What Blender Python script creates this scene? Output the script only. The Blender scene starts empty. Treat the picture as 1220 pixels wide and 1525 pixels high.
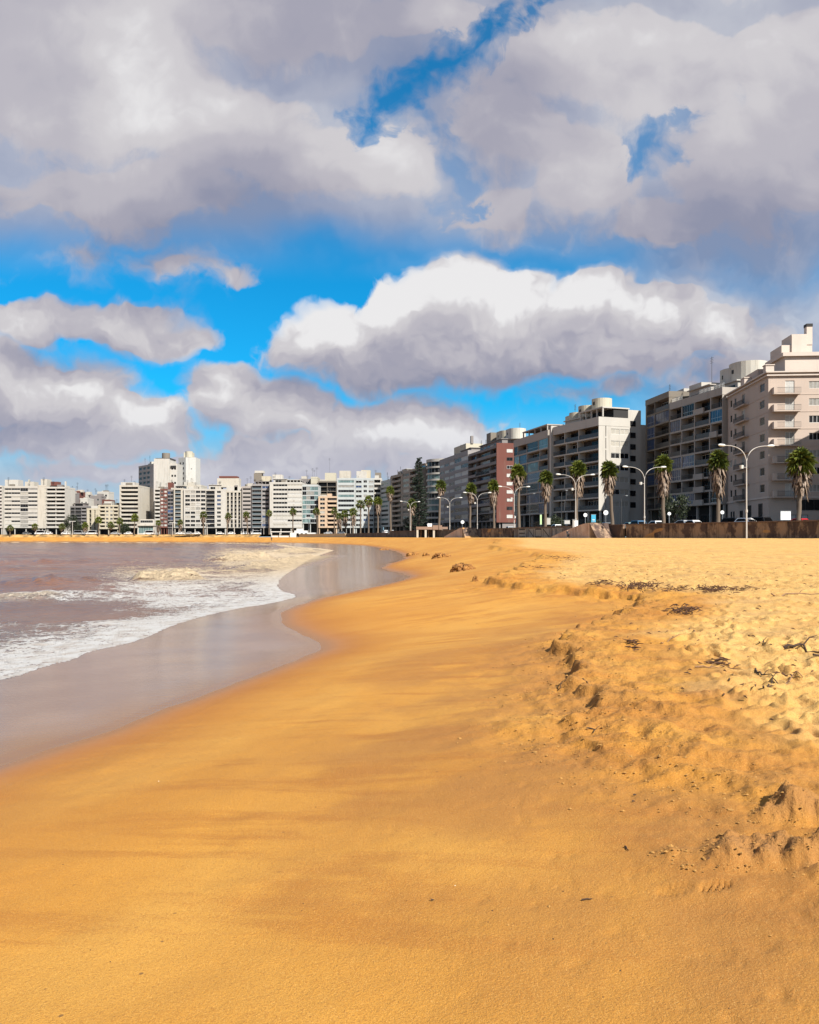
import bpy, bmesh, math, random
import numpy as np
from mathutils import Vector, Matrix
R = math.radians
SC = bpy.context.scene
COL = SC.collection
rng = random.Random(7)
CAMZ, F, CX, HY = 2.6, 1250.0, 610.0, 800.0

def G(px, py, z):            # ground point seen at a photo pixel for a given height
    D = F * (CAMZ - z) / (py - HY)
    return ((px - CX) / F * D, D)
def W(px, D):                # point at depth D in the direction of a photo column
    return ((px - CX) / F * D, D)
def HZ(py, D):               # height seen at a photo row at depth D
    return CAMZ + (HY - py) / F * D

# ---------------------------------------------------------------- camera
cam = bpy.data.cameras.new('camera'); cam_o = bpy.data.objects.new('camera', cam)
COL.objects.link(cam_o); cam_o.location = (0, 0, CAMZ); cam_o.rotation_euler = (R(90), 0, 0)
cam.sensor_fit = 'HORIZONTAL'; cam.sensor_width = 36; cam.lens = 36 * F / 1220
cam.shift_y = (HY - 762.5) / 1220; cam.clip_start = 0.05; cam.clip_end = 20000
SC.camera = cam_o
SC.view_settings.view_transform = 'Standard'; SC.view_settings.look = 'None'
SC.view_settings.gamma = 1; SC.view_settings.exposure = 0.95
SC.render.engine = 'CYCLES'
SC.cycles.max_bounces = 6; SC.cycles.diffuse_bounces = 3; SC.cycles.glossy_bounces = 3
SC.cycles.transparent_max_bounces = 6; SC.cycles.caustics_reflective = False; SC.cycles.caustics_refractive = False

# ---------------------------------------------------------------- node helpers
class NT:
    def __init__(s, tree, dim='3D'): s.dim = dim; s.t = tree; s.n = tree.nodes; s.l = tree.links
    def node(s, typ, **kw):
        n = s.n.new(typ)
        for k, v in kw.items(): setattr(n, k, v)
        return n
    def put(s, sock, v):
        if v is None: return
        if isinstance(v, bpy.types.NodeSocket): s.l.new(v, sock)
        else: sock.default_value = v
    def m(s, op, a, b=None, c=None, clamp=False):
        n = s.n.new('ShaderNodeMath'); n.operation = op; n.use_clamp = clamp
        for i, v in enumerate((a, b, c)): s.put(n.inputs[i], v)
        return n.outputs[0]
    def vm(s, op, a, b=None, out=0):
        n = s.n.new('ShaderNodeVectorMath'); n.operation = op
        s.put(n.inputs[0], a)
        if b is not None:
            if op == 'SCALE': s.put(n.inputs['Scale'], b)
            else: s.put(n.inputs[1], b)
        return n.outputs['Value'] if op in ('LENGTH', 'DOT_PRODUCT', 'DISTANCE') else n.outputs[0]
    def noise(s, vec, scale, detail=4, rough=0.55, dist=0.0, col=False, lac=2.0, typ='FBM'):
        n = s.n.new('ShaderNodeTexNoise'); n.noise_type = typ; n.noise_dimensions = s.dim
        s.put(n.inputs['Vector'], vec); s.put(n.inputs['Scale'], scale); n.inputs['Detail'].default_value = detail
        n.inputs['Roughness'].default_value = rough; n.inputs['Distortion'].default_value = dist; n.inputs['Lacunarity'].default_value = lac
        return n.outputs['Color' if col else 0]
    def ss(s, v, a, b, lo=0.0, hi=1.0):      # smoothstep
        n = s.n.new('ShaderNodeMapRange'); n.interpolation_type = 'SMOOTHSTEP'
        s.put(n.inputs['Value'], v)
        for i, x in zip((1, 2, 3, 4), (a, b, lo, hi)): s.put(n.inputs[i], x)
        return n.outputs[0]
    def lin(s, v, a, b, lo=0.0, hi=1.0):
        n = s.n.new('ShaderNodeMapRange')
        s.put(n.inputs['Value'], v)
        for i, x in zip((1, 2, 3, 4), (a, b, lo, hi)): s.put(n.inputs[i], x)
        return n.outputs[0]
    def mix(s, f, a, b, mode='MIX'):
        n = s.n.new('ShaderNodeMix'); n.data_type = 'RGBA'; n.blend_type = mode
        s.put(n.inputs[0], f); s.put(n.inputs[6], a); s.put(n.inputs[7], b)
        return n.outputs[2]
    def xyz(s, v):
        n = s.n.new('ShaderNodeSeparateXYZ'); s.put(n.inputs[0], v); return n.outputs
    def cxyz(s, x, y, z=0.0):
        n = s.n.new('ShaderNodeCombineXYZ'); s.put(n.inputs[0], x); s.put(n.inputs[1], y); s.put(n.inputs[2], z); return n.outputs[0]
    def attr(s, name):
        n = s.n.new('ShaderNodeAttribute'); n.attribute_name = name; return n.outputs['Fac']
    def bump(s, h, dist=0.02, strength=1.0, normal=None):
        n = s.n.new('ShaderNodeBump'); n.inputs['Strength'].default_value = strength; n.inputs['Distance'].default_value = dist
        s.put(n.inputs['Height'], h)
        if normal is not None: s.put(n.inputs['Normal'], normal)
        return n.outputs[0]
def rgb(r, g, b): return (r, g, b, 1.0)
def srgb(r, g, b):
    f = lambda c: (c / 255 / 12.92) if c / 255 <= .04045 else ((c / 255 + .055) / 1.055) ** 2.4
    return (f(r), f(g), f(b), 1.0)

# ---------------------------------------------------------------- light and sky
SUN_AZ, SUN_EL = R(143), R(42)     # azimuth clockwise from +Y: behind the camera, to the right
sd = Vector((math.sin(SUN_AZ) * math.cos(SUN_EL), math.cos(SUN_AZ) * math.cos(SUN_EL), math.sin(SUN_EL)))
sun = bpy.data.lights.new('sun', 'SUN'); sun.energy = 5.0; sun.angle = R(0.5); sun.color = (1, .95, .86)
so = bpy.data.objects.new('sun', sun); COL.objects.link(so)
so.rotation_euler = (-sd).to_track_quat('-Z', 'Y').to_euler()

world = bpy.data.worlds.new('World'); SC.world = world; world.use_nodes = True
world.node_tree.nodes.clear()
wt = NT(world.node_tree, '2D')

# clouds: (cx, cy, rx, ry, weight) in the photograph's directions, turned into sky directions
PC = [  # cumulus, positive lobes
 (505,505,118,68,1.0),(600,470,90,78,1.0),(682,440,92,80,1.05),(770,470,95,72,1.0),(880,460,80,66,1.0),(970,465,105,74,1.0),(1070,485,75,55,.9),
 (700,520,330,72,1.0),(560,540,150,60,1.0),(900,520,220,58,.95),
 (60,482,110,44,.8),(180,490,120,46,.85),(265,505,70,32,.7),
 (70,590,150,72,1.0),(10,560,90,60,.9),(200,625,110,48,.9),(120,650,220,50,.9),
 (345,595,75,62,1.0),(410,620,120,62,1.0),(560,640,160,62,.95),(660,650,110,60,.9),(470,685,260,40,.85),(300,695,150,30,.7),
 (250,395,120,42,.34),(130,380,110,36,.34),(330,410,50,24,.35),
 (950,580,60,34,.5),(1100,560,170,90,.40),(1150,500,110,60,.35),(860,600,120,40,.3),
 (150,705,240,36,.55),(420,712,230,32,.65),(640,700,150,30,.5),(40,752,220,26,.35)]
UP = [  # upper deck
 (120,120,330,215,1.1),(330,190,200,140,1.1),(470,250,210,95,1.05),(560,240,115,95,.95),(200,290,330,90,1.0),(420,30,300,110,1.0),(640,20,130,70,.8),
 (760,180,130,140,.95),(870,250,150,140,1.0),(980,110,230,150,1.05),(1130,250,190,160,1.1),(1190,120,160,190,1.1),(820,90,130,90,.85),(1050,330,260,70,.8),(740,300,130,80,.75),
 (400,-150,700,190,1.2),(1100,-150,420,200,1.2)]
GAPS = [(548,176,640,108,17,.95),(640,108,728,48,16,.95),(728,48,850,-15,10,.85),(640,170,700,296,13,.42),(700,296,660,300,12,.3),(955,232,985,205,18,.75),(985,195,1030,168,12,.45)]
def uv(px, py): return ((px - CX) / F, (HY - py) / F)

def cloud_group():
    g = bpy.data.node_groups.new('cloud_field', 'ShaderNodeTree')
    g.interface.new_socket('P', in_out='INPUT', socket_type='NodeSocketVector')
    g.interface.new_socket('F', in_out='OUTPUT', socket_type='NodeSocketFloat')
    q = NT(g); gi = g.nodes.new('NodeGroupInput'); go = g.nodes.new('NodeGroupOutput')
    P = gi.outputs[0]
    f = None
    def lin2(vec, u, v, rx, ry):
        n = q.node('ShaderNodeVectorMath', operation='MULTIPLY_ADD'); q.put(n.inputs[0], vec)
        n.inputs[1].default_value = (F / rx, F / ry, 0); n.inputs[2].default_value = (-u * F / rx, -v * F / ry, 0)
        return q.vm('LENGTH', n.outputs[0])
    for (cx, cy, rx, ry, w) in PC + UP:
        u, v = uv(cx, cy)
        t = q.m('MULTIPLY_ADD', lin2(P, u, v, rx, ry), -w, w)
        f = t if f is None else q.m('SMOOTH_MAX', f, t, .14)
    f = q.m('SMOOTH_MIN', f, .62, .25)
    q.put(go.inputs[0], f)
    return g
cg = cloud_group()
tc = wt.node('ShaderNodeTexCoord'); gx = wt.xyz(tc.outputs['Generated'])
yy = wt.m('MAXIMUM', wt.m('ABSOLUTE', gx[1]), .12)
U = wt.m('DIVIDE', gx[0], yy); V = wt.m('DIVIDE', gx[2], yy)
P0 = wt.cxyz(U, V, 0.0)
w1 = wt.vm('SUBTRACT', wt.noise(P0, 8.0, 1, .5, col=True), (.5, .5, .5))
w2 = wt.vm('SUBTRACT', wt.noise(P0, 26.0, 2, .55, col=True), (.5, .5, .5))
WA = wt.vm('SCALE', w1, .065)
hi = wt.ss(V, .30, .40)                                   # the high deck is softer than the cumulus below it
P2 = wt.vm('ADD', wt.vm('ADD', P0, WA), wt.vm('SCALE', w2, wt.lin(hi, 0, 1, .026, .020)))
n1 = wt.node('ShaderNodeGroup'); n1.node_tree = cg; wt.put(n1.inputs[0], P2)
Pd = wt.vm('ADD', P0, (.014, .046, 0))
w1b = wt.vm('SUBTRACT', wt.noise(Pd, 8.0, 1, .5, col=True), (.5, .5, .5))
n2 = wt.node('ShaderNodeGroup'); n2.node_tree = cg
wt.put(n2.inputs[0], wt.vm('ADD', wt.vm('ADD', Pd, wt.vm('SCALE', w1b, .065)), wt.vm('SCALE', w2, .012)))
f0, f1 = n1.outputs[0], n2.outputs[0]
# scattered cloud in the parts of the sky the photograph does not show
nz = wt.noise(P0, 1.7, 2, .55)
kf = wt.ss(wt.vm('LENGTH', P0), .78, 1.1)
kf0 = wt.m('SUBTRACT', 1.0, kf)
far = wt.m('MULTIPLY', wt.m('SUBTRACT', nz, .46), wt.m('MULTIPLY', kf, 2.2))
f0 = wt.m('MULTIPLY_ADD', f0, kf0, far)
f1 = wt.m('MULTIPLY_ADD', f1, kf0, far)
def puff(vec, sc):
    n = wt.node('ShaderNodeTexVoronoi', voronoi_dimensions='2D'); wt.put(n.inputs['Vector'], vec)
    n.inputs['Scale'].default_value = sc; n.inputs['Detail'].default_value = 1.6; n.inputs['Roughness'].default_value = .6; n.inputs['Lacunarity'].default_value = 2.3
    return n.outputs['Distance']
nd = wt.noise(P2, 34.0, 4, .62)
nd2 = wt.noise(wt.vm('ADD', P2, (.006, .014, 0)), 34.0, 2, .5)
Pv = wt.vm('ADD', P2, wt.vm('SCALE', w2, .05))
v1 = puff(Pv, 13.0); v2 = puff(wt.vm('ADD', Pv, (.008, .022, 0)), 13.0)
cum = wt.m('SUBTRACT', 1.0, hi)
body = wt.m('ADD', f0, wt.m('MULTIPLY', wt.m('SUBTRACT', nd, .5), wt.lin(hi, 0, 1, .26, .42)))
body = wt.m('ADD', body, wt.m('MULTIPLY', wt.m('SUBTRACT', .40, v1), wt.lin(hi, 0, 1, .20, .05)))
# ragged openings in the high deck
Pg = wt.vm('ADD', wt.vm('ADD', P0, wt.vm('SCALE', w1, .05)), wt.vm('SCALE', w2, .05)); gap = None
for (x0, y0, x1, y1, wd, w) in GAPS:
    a, b = uv(x0, y0), uv(x1, y1); ba = (b[0] - a[0], b[1] - a[1], 0); L2 = ba[0] ** 2 + ba[1] ** 2
    pa = wt.vm('SUBTRACT', Pg, (a[0], a[1], 0)); h = wt.m('MULTIPLY', wt.vm('DOT_PRODUCT', pa, (ba[0] / L2, ba[1] / L2, 0)), 1.0, clamp=True)
    sc = wt.node('ShaderNodeVectorMath', operation='SCALE'); sc.inputs[0].default_value = ba; wt.put(sc.inputs['Scale'], h)
    d = wt.vm('LENGTH', wt.vm('SUBTRACT', pa, sc.outputs[0]))
    g_ = wt.ss(wt.m('ADD', d, wt.m('MULTIPLY', wt.m('SUBTRACT', nd, .5), .045)), wd * 2.9 / F, wd * .1 / F, 0, w)
    gap = g_ if gap is None else wt.m('MAXIMUM', gap, g_)
body = wt.m('SUBTRACT', body, wt.m('MULTIPLY', gap, 1.05))
under = wt.ss(wt.m('SUBTRACT', f0, f1), -.02, -.14)      # bottoms fray out, tops stay crisp
soft = wt.m('ADD', wt.lin(hi, 0, 1, .075, .28), wt.m('MULTIPLY', under, .16))
alpha = wt.ss(body, wt.m('MULTIPLY', soft, -.7), wt.m('MULTIPLY', soft, 1.5))
alpha = wt.m('MULTIPLY', alpha, wt.ss(f0, .0, .30, .60, 1.0))
veil = wt.ss(wt.m('ADD', f0, wt.m('MULTIPLY', wt.m('SUBTRACT', wt.noise(P0, 6.0, 4, .55), .5), .7)), -.62, .25, 0, .80)
veil = wt.m('MULTIPLY', veil, wt.m('MAXIMUM', wt.m('MAXIMUM', hi, wt.ss(U, .18, .36)), wt.ss(V, .17, .05)))
alpha = wt.m('MAXIMUM', alpha, wt.m('MULTIPLY', veil, wt.m('SUBTRACT', 1.0, wt.m('MULTIPLY', gap, 1.0))))
grad = wt.m('MULTIPLY', wt.m('SUBTRACT', f0, f1), wt.lin(hi, 0, 1, .72, .34))
fine = wt.m('MULTIPLY', wt.m('SUBTRACT', nd, nd2), wt.lin(hi, 0, 1, .26, .10))
fine = wt.m('ADD', fine, wt.m('MULTIPLY', wt.m('SUBTRACT', v2, v1), wt.lin(hi, 0, 1, .22, .05)))
big = wt.m('MULTIPLY', wt.m('SUBTRACT', wt.noise(wt.vm('ADD', P0, (3.3, 1.2, 0)), 3.6, 3, .5), .5), wt.lin(hi, 0, 1, .8, 1.5))
L = wt.m('ADD', wt.m('ADD', grad, fine), wt.m('ADD', big, .50))
L = wt.m('ADD', L, wt.m('MULTIPLY', wt.ss(f0, .5, .05, -.05, .10), cum))
L = wt.m('ADD', L, wt.ss(V, .16, .02, 0, .14))
L = wt.m('SUBTRACT', L, wt.m('MULTIPLY', hi, .07))
# lit shoulders of the two big cloud banks
for (cx, cy, rx, ry, w) in ((330,150,200,70,.22),(520,220,150,80,.10),(690,420,150,70,.40),(1060,230,150,90,.18),(880,300,120,70,.18),(480,470,110,50,.30),(920,420,200,40,.25),(120,330,420,60,-.25),(420,60,170,60,-.22),(750,575,420,45,-.30),(1130,350,160,60,-.18),(60,640,140,30,-.3),(160,490,220,60,-.24),(130,590,200,40,.12),(560,640,160,50,.14)):
    u, v = uv(cx, cy)
    n = wt.node('ShaderNodeVectorMath', operation='MULTIPLY_ADD'); wt.put(n.inputs[0], P2)
    n.inputs[1].default_value = (F / rx, F / ry, 0); n.inputs[2].default_value = (-u * F / rx, -v * F / ry, 0)
    L = wt.m('ADD', L, wt.ss(wt.vm('LENGTH', n.outputs[0]), 1.5, .2, 0, w))
ramp = wt.node('ShaderNodeValToRGB'); wt.put(ramp.inputs[0], L)
cr = ramp.color_ramp; cr.interpolation = 'EASE'
cr.elements[0].position = .0; cr.elements[0].color = srgb(146, 150, 172)
cr.elements[1].position = 1.0; cr.elements[1].color = srgb(238, 237, 238)
for p, c in ((.25, (168, 167, 182)), (.5, (190, 187, 196)), (.75, (210, 207, 211))):
    e = cr.elements.new(p); e.color = srgb(*c)
BG = .065
sky = wt.node('ShaderNodeTexSky'); sky.sky_type = 'NISHITA'; sky.sun_disc = False
sky.sun_elevation = SUN_EL; sky.sun_rotation = SUN_AZ; sky.altitude = 50; sky.air_density = 1.0; sky.dust_density = .6; sky.ozone_density = 3.0
skyc = wt.mix(1.0, sky.outputs[0], (.05, .90, 1.22, 1), 'MULTIPLY')
cc = wt.mix(1.0, ramp.outputs[0], (.505 / BG,) * 3 + (1,), 'MULTIPLY')
mixc = wt.mix(alpha, skyc, cc)
# distant air near the horizon
hz = wt.ss(V, .0, .17, .70, 0)
mixc = wt.mix(hz, mixc, tuple(x * .505 / BG for x in srgb(190, 196, 216)[:3]) + (1,))
bg = wt.node('ShaderNodeBackground'); bg.inputs[1].default_value = BG
wt.put(bg.inputs[0], mixc)
wo = wt.node('ShaderNodeOutputWorld'); wt.l.new(bg.outputs[0], wo.inputs[0])
world.cycles.sampling_method = 'MANUAL'; world.cycles.sample_map_resolution = 256
# ---------------------------------------------------------------- numpy noise
def _hash(ix, iy, seed):
    h = (ix.astype(np.int64) * 374761393 + iy.astype(np.int64) * 668265263 + seed * 974634777) & 0xFFFFFFFF
    h = ((h ^ (h >> 13)) * 1274126177) & 0xFFFFFFFF
    return ((h ^ (h >> 16)) & 0xFFFFFF) / float(0xFFFFFF)
def vnoise(x, y, seed=0):
    ix, iy = np.floor(x), np.floor(y); fx, fy = x - ix, y - iy
    fx = fx * fx * fx * (fx * (fx * 6 - 15) + 10); fy = fy * fy * fy * (fy * (fy * 6 - 15) + 10)
    a = _hash(ix, iy, seed); b = _hash(ix + 1, iy, seed); c = _hash(ix, iy + 1, seed); d = _hash(ix + 1, iy + 1, seed)
    return (a * (1 - fx) + b * fx) * (1 - fy) + (c * (1 - fx) + d * fx) * fy
def fbm(x, y, sc, octv=4, seed=0, rough=.5):
    s = 0; a = 1; t = 0; x = x * sc; y = y * sc
    for k in range(octv):
        s = s + a * (vnoise(x, y, seed + k * 17) - .5); t += a; a *= rough
        x, y = (x * 1.6 + y * 1.2) + 13.7, (y * 1.6 - x * 1.2) + 5.1
    return s / t * 2
def sst(x, a, b):
    t = np.clip((x - a) / (b - a), 0, 1); return t * t * (3 - 2 * t)
def smooth_line(pts, n=4):
    p = np.array(pts, float)
    for _ in range(n):
        q = np.empty((len(p) * 2 - 2 + 2, 2)); q[0] = p[0]; q[-1] = p[-1]
        q[1:-1:2] = p[:-1] * .75 + p[1:] * .25; q[2:-1:2] = p[:-1] * .25 + p[1:] * .75
        p = q
    return p
def line_dist(X, Y, line):
    """signed distance (positive to the right of the running direction) and arc length"""
    A = line[:-1]; B = line[1:]; AB = B - A; L2 = (AB ** 2).sum(1) + 1e-12; S = np.concatenate([[0], np.cumsum(np.sqrt(L2))])
    best = np.full(X.shape, 1e18); sg = np.ones(X.shape); al = np.zeros(X.shape)
    for i in range(len(A)):
        px, py = X - A[i, 0], Y - A[i, 1]
        t = np.clip((px * AB[i, 0] + py * AB[i, 1]) / L2[i], 0, 1)
        dx, dy = px - t * AB[i, 0], py - t * AB[i, 1]
        d = dx * dx + dy * dy; m = d < best - 1e-9
        best[m] = d[m]; sg[m] = np.where(AB[i, 1] * px[m] - AB[i, 0] * py[m] >= 0, 1.0, -1.0); al[m] = S[i] + t[m] * math.sqrt(L2[i])
    return np.sqrt(best) * sg, al

# waterlines: the edge of the shining film of water, and the front of the foam
EZ, FZ = .30, .10
E_pts = [(-16, -60), (-9, -18), (-6.4, -2), (-5.2, 4)] + [G(x, y, EZ) for x, y in
   ((0,1145),(100,1108),(200,1070),(300,1035),(380,1008),(435,985),(484,962),(455,947),(418,934),(413,914),(450,898),(518,883),(586,869),(616,861),(604,854),(565,848),(570,842),(602,834),(602,827),(585,820),(560,815),(535,812))] + \
   [(-30, 296), (-48, 332), (-74, 366), (-112, 390), (-165, 406), (-260, 424), (-420, 430), (-900, 440)]
F_pts = [(-26, -60), (-17, -18), (-12, -2), (-10.0, 6)] + [G(x, y, FZ) for x, y in
   ((0,1014),(60,992),(100,984),(120,972),(200,956),(245,934),(300,918),(350,907),(400,900),(443,889),(408,880),(412,862),(440,846),(455,836),(478,826),(500,819))] + \
   [(-30, 215), (-40, 265), (-58, 308), (-85, 342), (-120, 370), (-170, 391), (-260, 408), (-420, 414), (-900, 424)]
E_line = smooth_line(E_pts, 3); F_line = smooth_line(F_pts, 1)
WALL = [(78, -90), (74, -20), (62, 60), (50, 102), (33, 135), (29.6, 148), (22.6, 182), (16.3, 201), (10.6, 231), (0, 256), (-7, 275), (-21, 322), (-44, 395), (-78, 428), (-130, 436), (-200, 440), (-300, 444), (-900, 460)]
WALL_a = np.array(WALL, float)

def heights(X, Y):
    Dc = np.sqrt(X * X + Y * Y); D = np.maximum(Dc, 0)
    wob = fbm(X, Y, .35, 3, 5) * (.10 + .004 * D) + fbm(X, Y, 1.6, 3, 9) * .05
    sE, tE = line_dist(X, Y, E_line); sF, _ = line_dist(X, Y, F_line); sW, _ = line_dist(X, Y, WALL_a)
    sE = sE + wob
    plat = 1.10 + .0145 * np.maximum(D - 10, 0)
    plat = np.where(plat > 2.45, 2.45, plat); plat = plat + .12 * np.clip((Y - 100) / 300, 0, 1)
    w = 5.6 + .055 * np.clip(D - 12, 0, 60) + .06 * np.clip(D - 70, 0, 80)
    w = np.where(Y > 300, 14, w)
    w = w + 2.6 * (1 - sst(Y, 2.0, 7.5)) + fbm(tE, 0 * tE, .22, 3, 21) * .5 * np.clip(D / 20, .4, 1.5) - .8 * np.exp(-((Y - 13) / 1.8) ** 2) + 1.4 * np.exp(-((Y - 20.5) / 3.6) ** 2)
    patch = .35 + .65 * sst(fbm(tE, 0 * tE, .09, 2, 33), -.25, .25)
    near = .12 * np.exp(-((Y - 14) / 5) ** 2) + np.exp(-((Y - 30) / 4.5) ** 2) + 1.3 * np.exp(-((Y - 46) / 4) ** 2) + 1.6 * np.exp(-((Y - 64) / 6) ** 2) + 1.6 * np.exp(-((Y - 90) / 6) ** 2) + 1.6 * np.exp(-((Y - 125) / 8) ** 2)
    sc_h = (.06 + .08 * sst(Y, 5, 8) * (1 - sst(Y, 32, 45)) + .18 * near * patch) * (Y < 200) * np.clip((Y - 2) / 8, .0, 1)
    face = EZ + (plat - sc_h - EZ) * np.clip(sE / w, 0, 1) ** .92
    edge = sE - w + fbm(X, Y, 1.2, 3, 41) * .35 + fbm(X, Y, 4.0, 3, 43) * .16
    scw = .07 + .0015 * D
    z = face + sc_h * sst(edge, -scw, scw)
    between = FZ + (EZ - FZ) * np.clip(sF / (sF - sE + 1e-6), 0, 1)
    z = np.where(sE < 0, np.where(sF > 0, between, FZ + .035 * sF), z)
    z = np.maximum(z, -1.6)
    up = sst(edge, -.1, .6 + .01 * D)                       # on the dry berm
    dry = sst(edge, .2, 2.5 + .02 * D)
    # gentle shape of the wet face, streaks left by the backwash
    z = z + np.where(sE > 0, fbm(tE, sE * 3, .25, 3, 61) * .02 * sst(sE, .3, 2.5), 0) * (1 + 0 * up)
    # trampled dry sand
    rz = fbm(X, Y, .9, 3, 71) * .06 + fbm(X, Y, 3.2, 4, 77) * .062 + np.abs(fbm(X, Y, 5.5, 3, 79)) * -.03
    amp = dry * (.55 + .45 * sst(fbm(X, Y, .12, 2, 90), -.3, .4)) * np.clip((Y - 1.5) / 9, .12, 1) * np.clip(1.5 - D / 70, .45, 1)
    z = z + rz * amp
    lip = np.exp(-((edge - .35) / (.75 + .02 * D)) ** 2) * np.clip((Y - 3.5) / 3, 0, 1) * (1 - sst(Y, 26, 60))
    z = z + lip * (fbm(X, Y, 1.9, 4, 151) * .10 - np.abs(fbm(X, Y, 2.7, 4, 153)) * .09)
    rough = np.maximum(amp, lip * .8)
    # the broken clods at the right of the foreground
    clump = np.zeros_like(X)
    for (cx, cy, rx, ry, h, sd_) in ((1.74, 4.18, .44, .24, .11, 1), (2.12, 3.98, .34, .28, .13, 2), (2.20, 4.62, .40, .18, .10, 3), (2.55, 4.25, .40, .36, .13, 4)):
        q = np.sqrt(((X - cx) / rx) ** 2 + ((Y - cy) / ry) ** 2) + fbm(X, Y, 3.2, 4, 100 + sd_) * .50
        b = 1 - sst(q, .38, 1.05)
        z = z + h * b * (1.0 + .5 * fbm(X, Y, 7, 4, 120 + sd_) - .8 * np.abs(fbm(X, Y, 4.5, 4, 125 + sd_))) + b * (fbm(X, Y, 22, 4, 130, .6) * .032 - np.abs(fbm(X, Y, 9, 3, 131)) * .03); clump = np.maximum(clump, b)
        rough = np.maximum(rough, b * .9)
    m = (D < 9) & (X > .5)
    z = z + np.where(m, fbm(X, Y, 6, 4, 140) * .034 * sst(X + .15 * Y, 1.4, 3.0), 0)
    z = z + np.where(D < 14, fbm(X, Y, 2.2, 4, 145) * .012 + np.minimum(fbm(X, Y, 9, 3, 146) + .25, 0) * .02 * sst(X, -1, 2), 0) * (sE > .8)
    return z, sE, sF, sW, tE, edge, dry, rough, clump

def polar_grid(ang, rad):
    A, Rr = np.meshgrid(ang, rad); return Rr * np.sin(A), Rr * np.cos(A)
def grid_mesh(name, X, Y, Z, mask=None, wrap=False, attrs=None):
    nr, nc = X.shape; idx = np.arange(nr * nc).reshape(nr, nc)
    a = idx[:-1, :-1].ravel(); b = idx[:-1, 1:].ravel(); c = idx[1:, 1:].ravel(); d = idx[1:, :-1].ravel()
    quads = np.stack([a, b, c, d], 1)[:, ::-1]
    if mask is not None:
        mk = (mask[:-1, :-1] | mask[:-1, 1:] | mask[1:, 1:] | mask[1:, :-1]).ravel(); quads = quads[mk]
    used = np.zeros(nr * nc, bool); used[quads.ravel()] = True; remap = np.cumsum(used) - 1; quads = remap[quads]
    co = np.stack([X.ravel(), Y.ravel(), Z.ravel()], 1)[used].astype(np.float32)
    me = bpy.data.meshes.new(name); me.vertices.add(len(co)); me.vertices.foreach_set('co', co.ravel())
    nq = len(quads); me.loops.add(nq * 4); me.loops.foreach_set('vertex_index', quads.ravel().astype(np.int32))
    me.polygons.add(nq); me.polygons.foreach_set('loop_start', np.arange(0, nq * 4, 4, dtype=np.int32)); me.polygons.foreach_set('loop_total', np.full(nq, 4, np.int32))
    me.polygons.foreach_set('use_smooth', np.ones(nq, bool))
    for k, v in (attrs or {}).items():
        at = me.attributes.new(k, 'FLOAT', 'POINT'); at.data.foreach_set('value', v.ravel()[used].astype(np.float32))
    me.update(); me.validate()
    return me
front = np.arange(-.56, .561, .0019)
ang = np.concatenate([np.linspace(-math.pi, -1.0, 40), np.linspace(-1.0, -.56, 60)[1:-1], front, np.linspace(.56, 1.0, 60)[1:-1], np.linspace(1.0, math.pi, 40)])
rad = [.02, .4, .8]; r = 1.2
while r < 1500:
    rad.append(r); r *= 1 + (.0062 if r < 26 else (.010 if r < 140 else .02))
rad = np.array(rad)
GX, GY = polar_grid(ang, rad)
GZ, sE, sF, sW, tE, edge, dry, rough, clump = heights(GX, GY)

# footprints and scuffs trodden into the berm: real dents
def dents(X, Y, Z, n, seed):
    rr = np.random.RandomState(seed)
    lnr = np.log(rad[3:])
    for k in range(n):
        D = math.exp(rr.uniform(math.log(4.5), math.log(45))); u = rr.uniform(-.05, .54)
        cx, cy = D * math.sin(u), D * math.cos(u)
        i0 = np.searchsorted(rad, D - .5); i1 = np.searchsorted(rad, D + .5); j0 = np.searchsorted(ang, u - .5 / D); j1 = np.searchsorted(ang, u + .5 / D)
        sl = (slice(i0, i1 + 1), slice(j0, j1 + 1))
        if Z[sl].size < 9 or dry[sl].mean() < .45: continue
        a = rr.uniform(0, math.pi); L_ = rr.uniform(.13, .19); w_ = rr.uniform(.055, .09); dz = rr.uniform(.022, .062) * min(1, max(.25, (D - 3) / 8))
        x, y = X[sl] - cx, Y[sl] - cy
        p, q = x * math.cos(a) + y * math.sin(a), -x * math.sin(a) + y * math.cos(a)
        rrr = np.sqrt((p / L_) ** 2 + (q / w_) ** 2)
        Z[sl] += -dz * np.exp(-(rrr ** 2) * 1.4) + dz * .55 * np.exp(-((rrr - 1.45) ** 2) * 6)
dents(GX, GY, GZ, 2600, 3)
# the ribbed shoe print in the foreground and its faint partner
for (px, py, L_, w_, dz, a) in ((1065, 1318, .085, .042, .014, .25), (1005, 1325, .10, .05, .006, .3)):
    cz = 1.0
    for _ in range(6): cx, cy = G(px, py, cz); cz = float(GZ[np.searchsorted(rad, math.hypot(cx, cy)), np.searchsorted(ang, math.atan2(cx, cy))])
    x, y = GX - cx, GY - cy
    p, q = x * math.cos(a) + y * math.sin(a), -x * math.sin(a) + y * math.cos(a)
    rrr = np.sqrt((p / L_) ** 2 + (q / w_) ** 2)
    b = 1 - sst(rrr, .8, 1.1)
    GZ += b * (-dz + dz * .7 * np.sin(p * 2 * math.pi / .021))
# tyre ruts running over the upper beach
RUT = smooth_line([(3, 62), (13, 58), (23, 50), (34, 44), (52, 40)], 3)
dr, tr = line_dist(GX, GY, RUT)
for o in (-.8, .8):
    GZ += -.035 * np.exp(-((dr - o) / .22) ** 2) + .02 * np.exp(-((np.abs(dr - o) - .42) / .16) ** 2)

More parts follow.
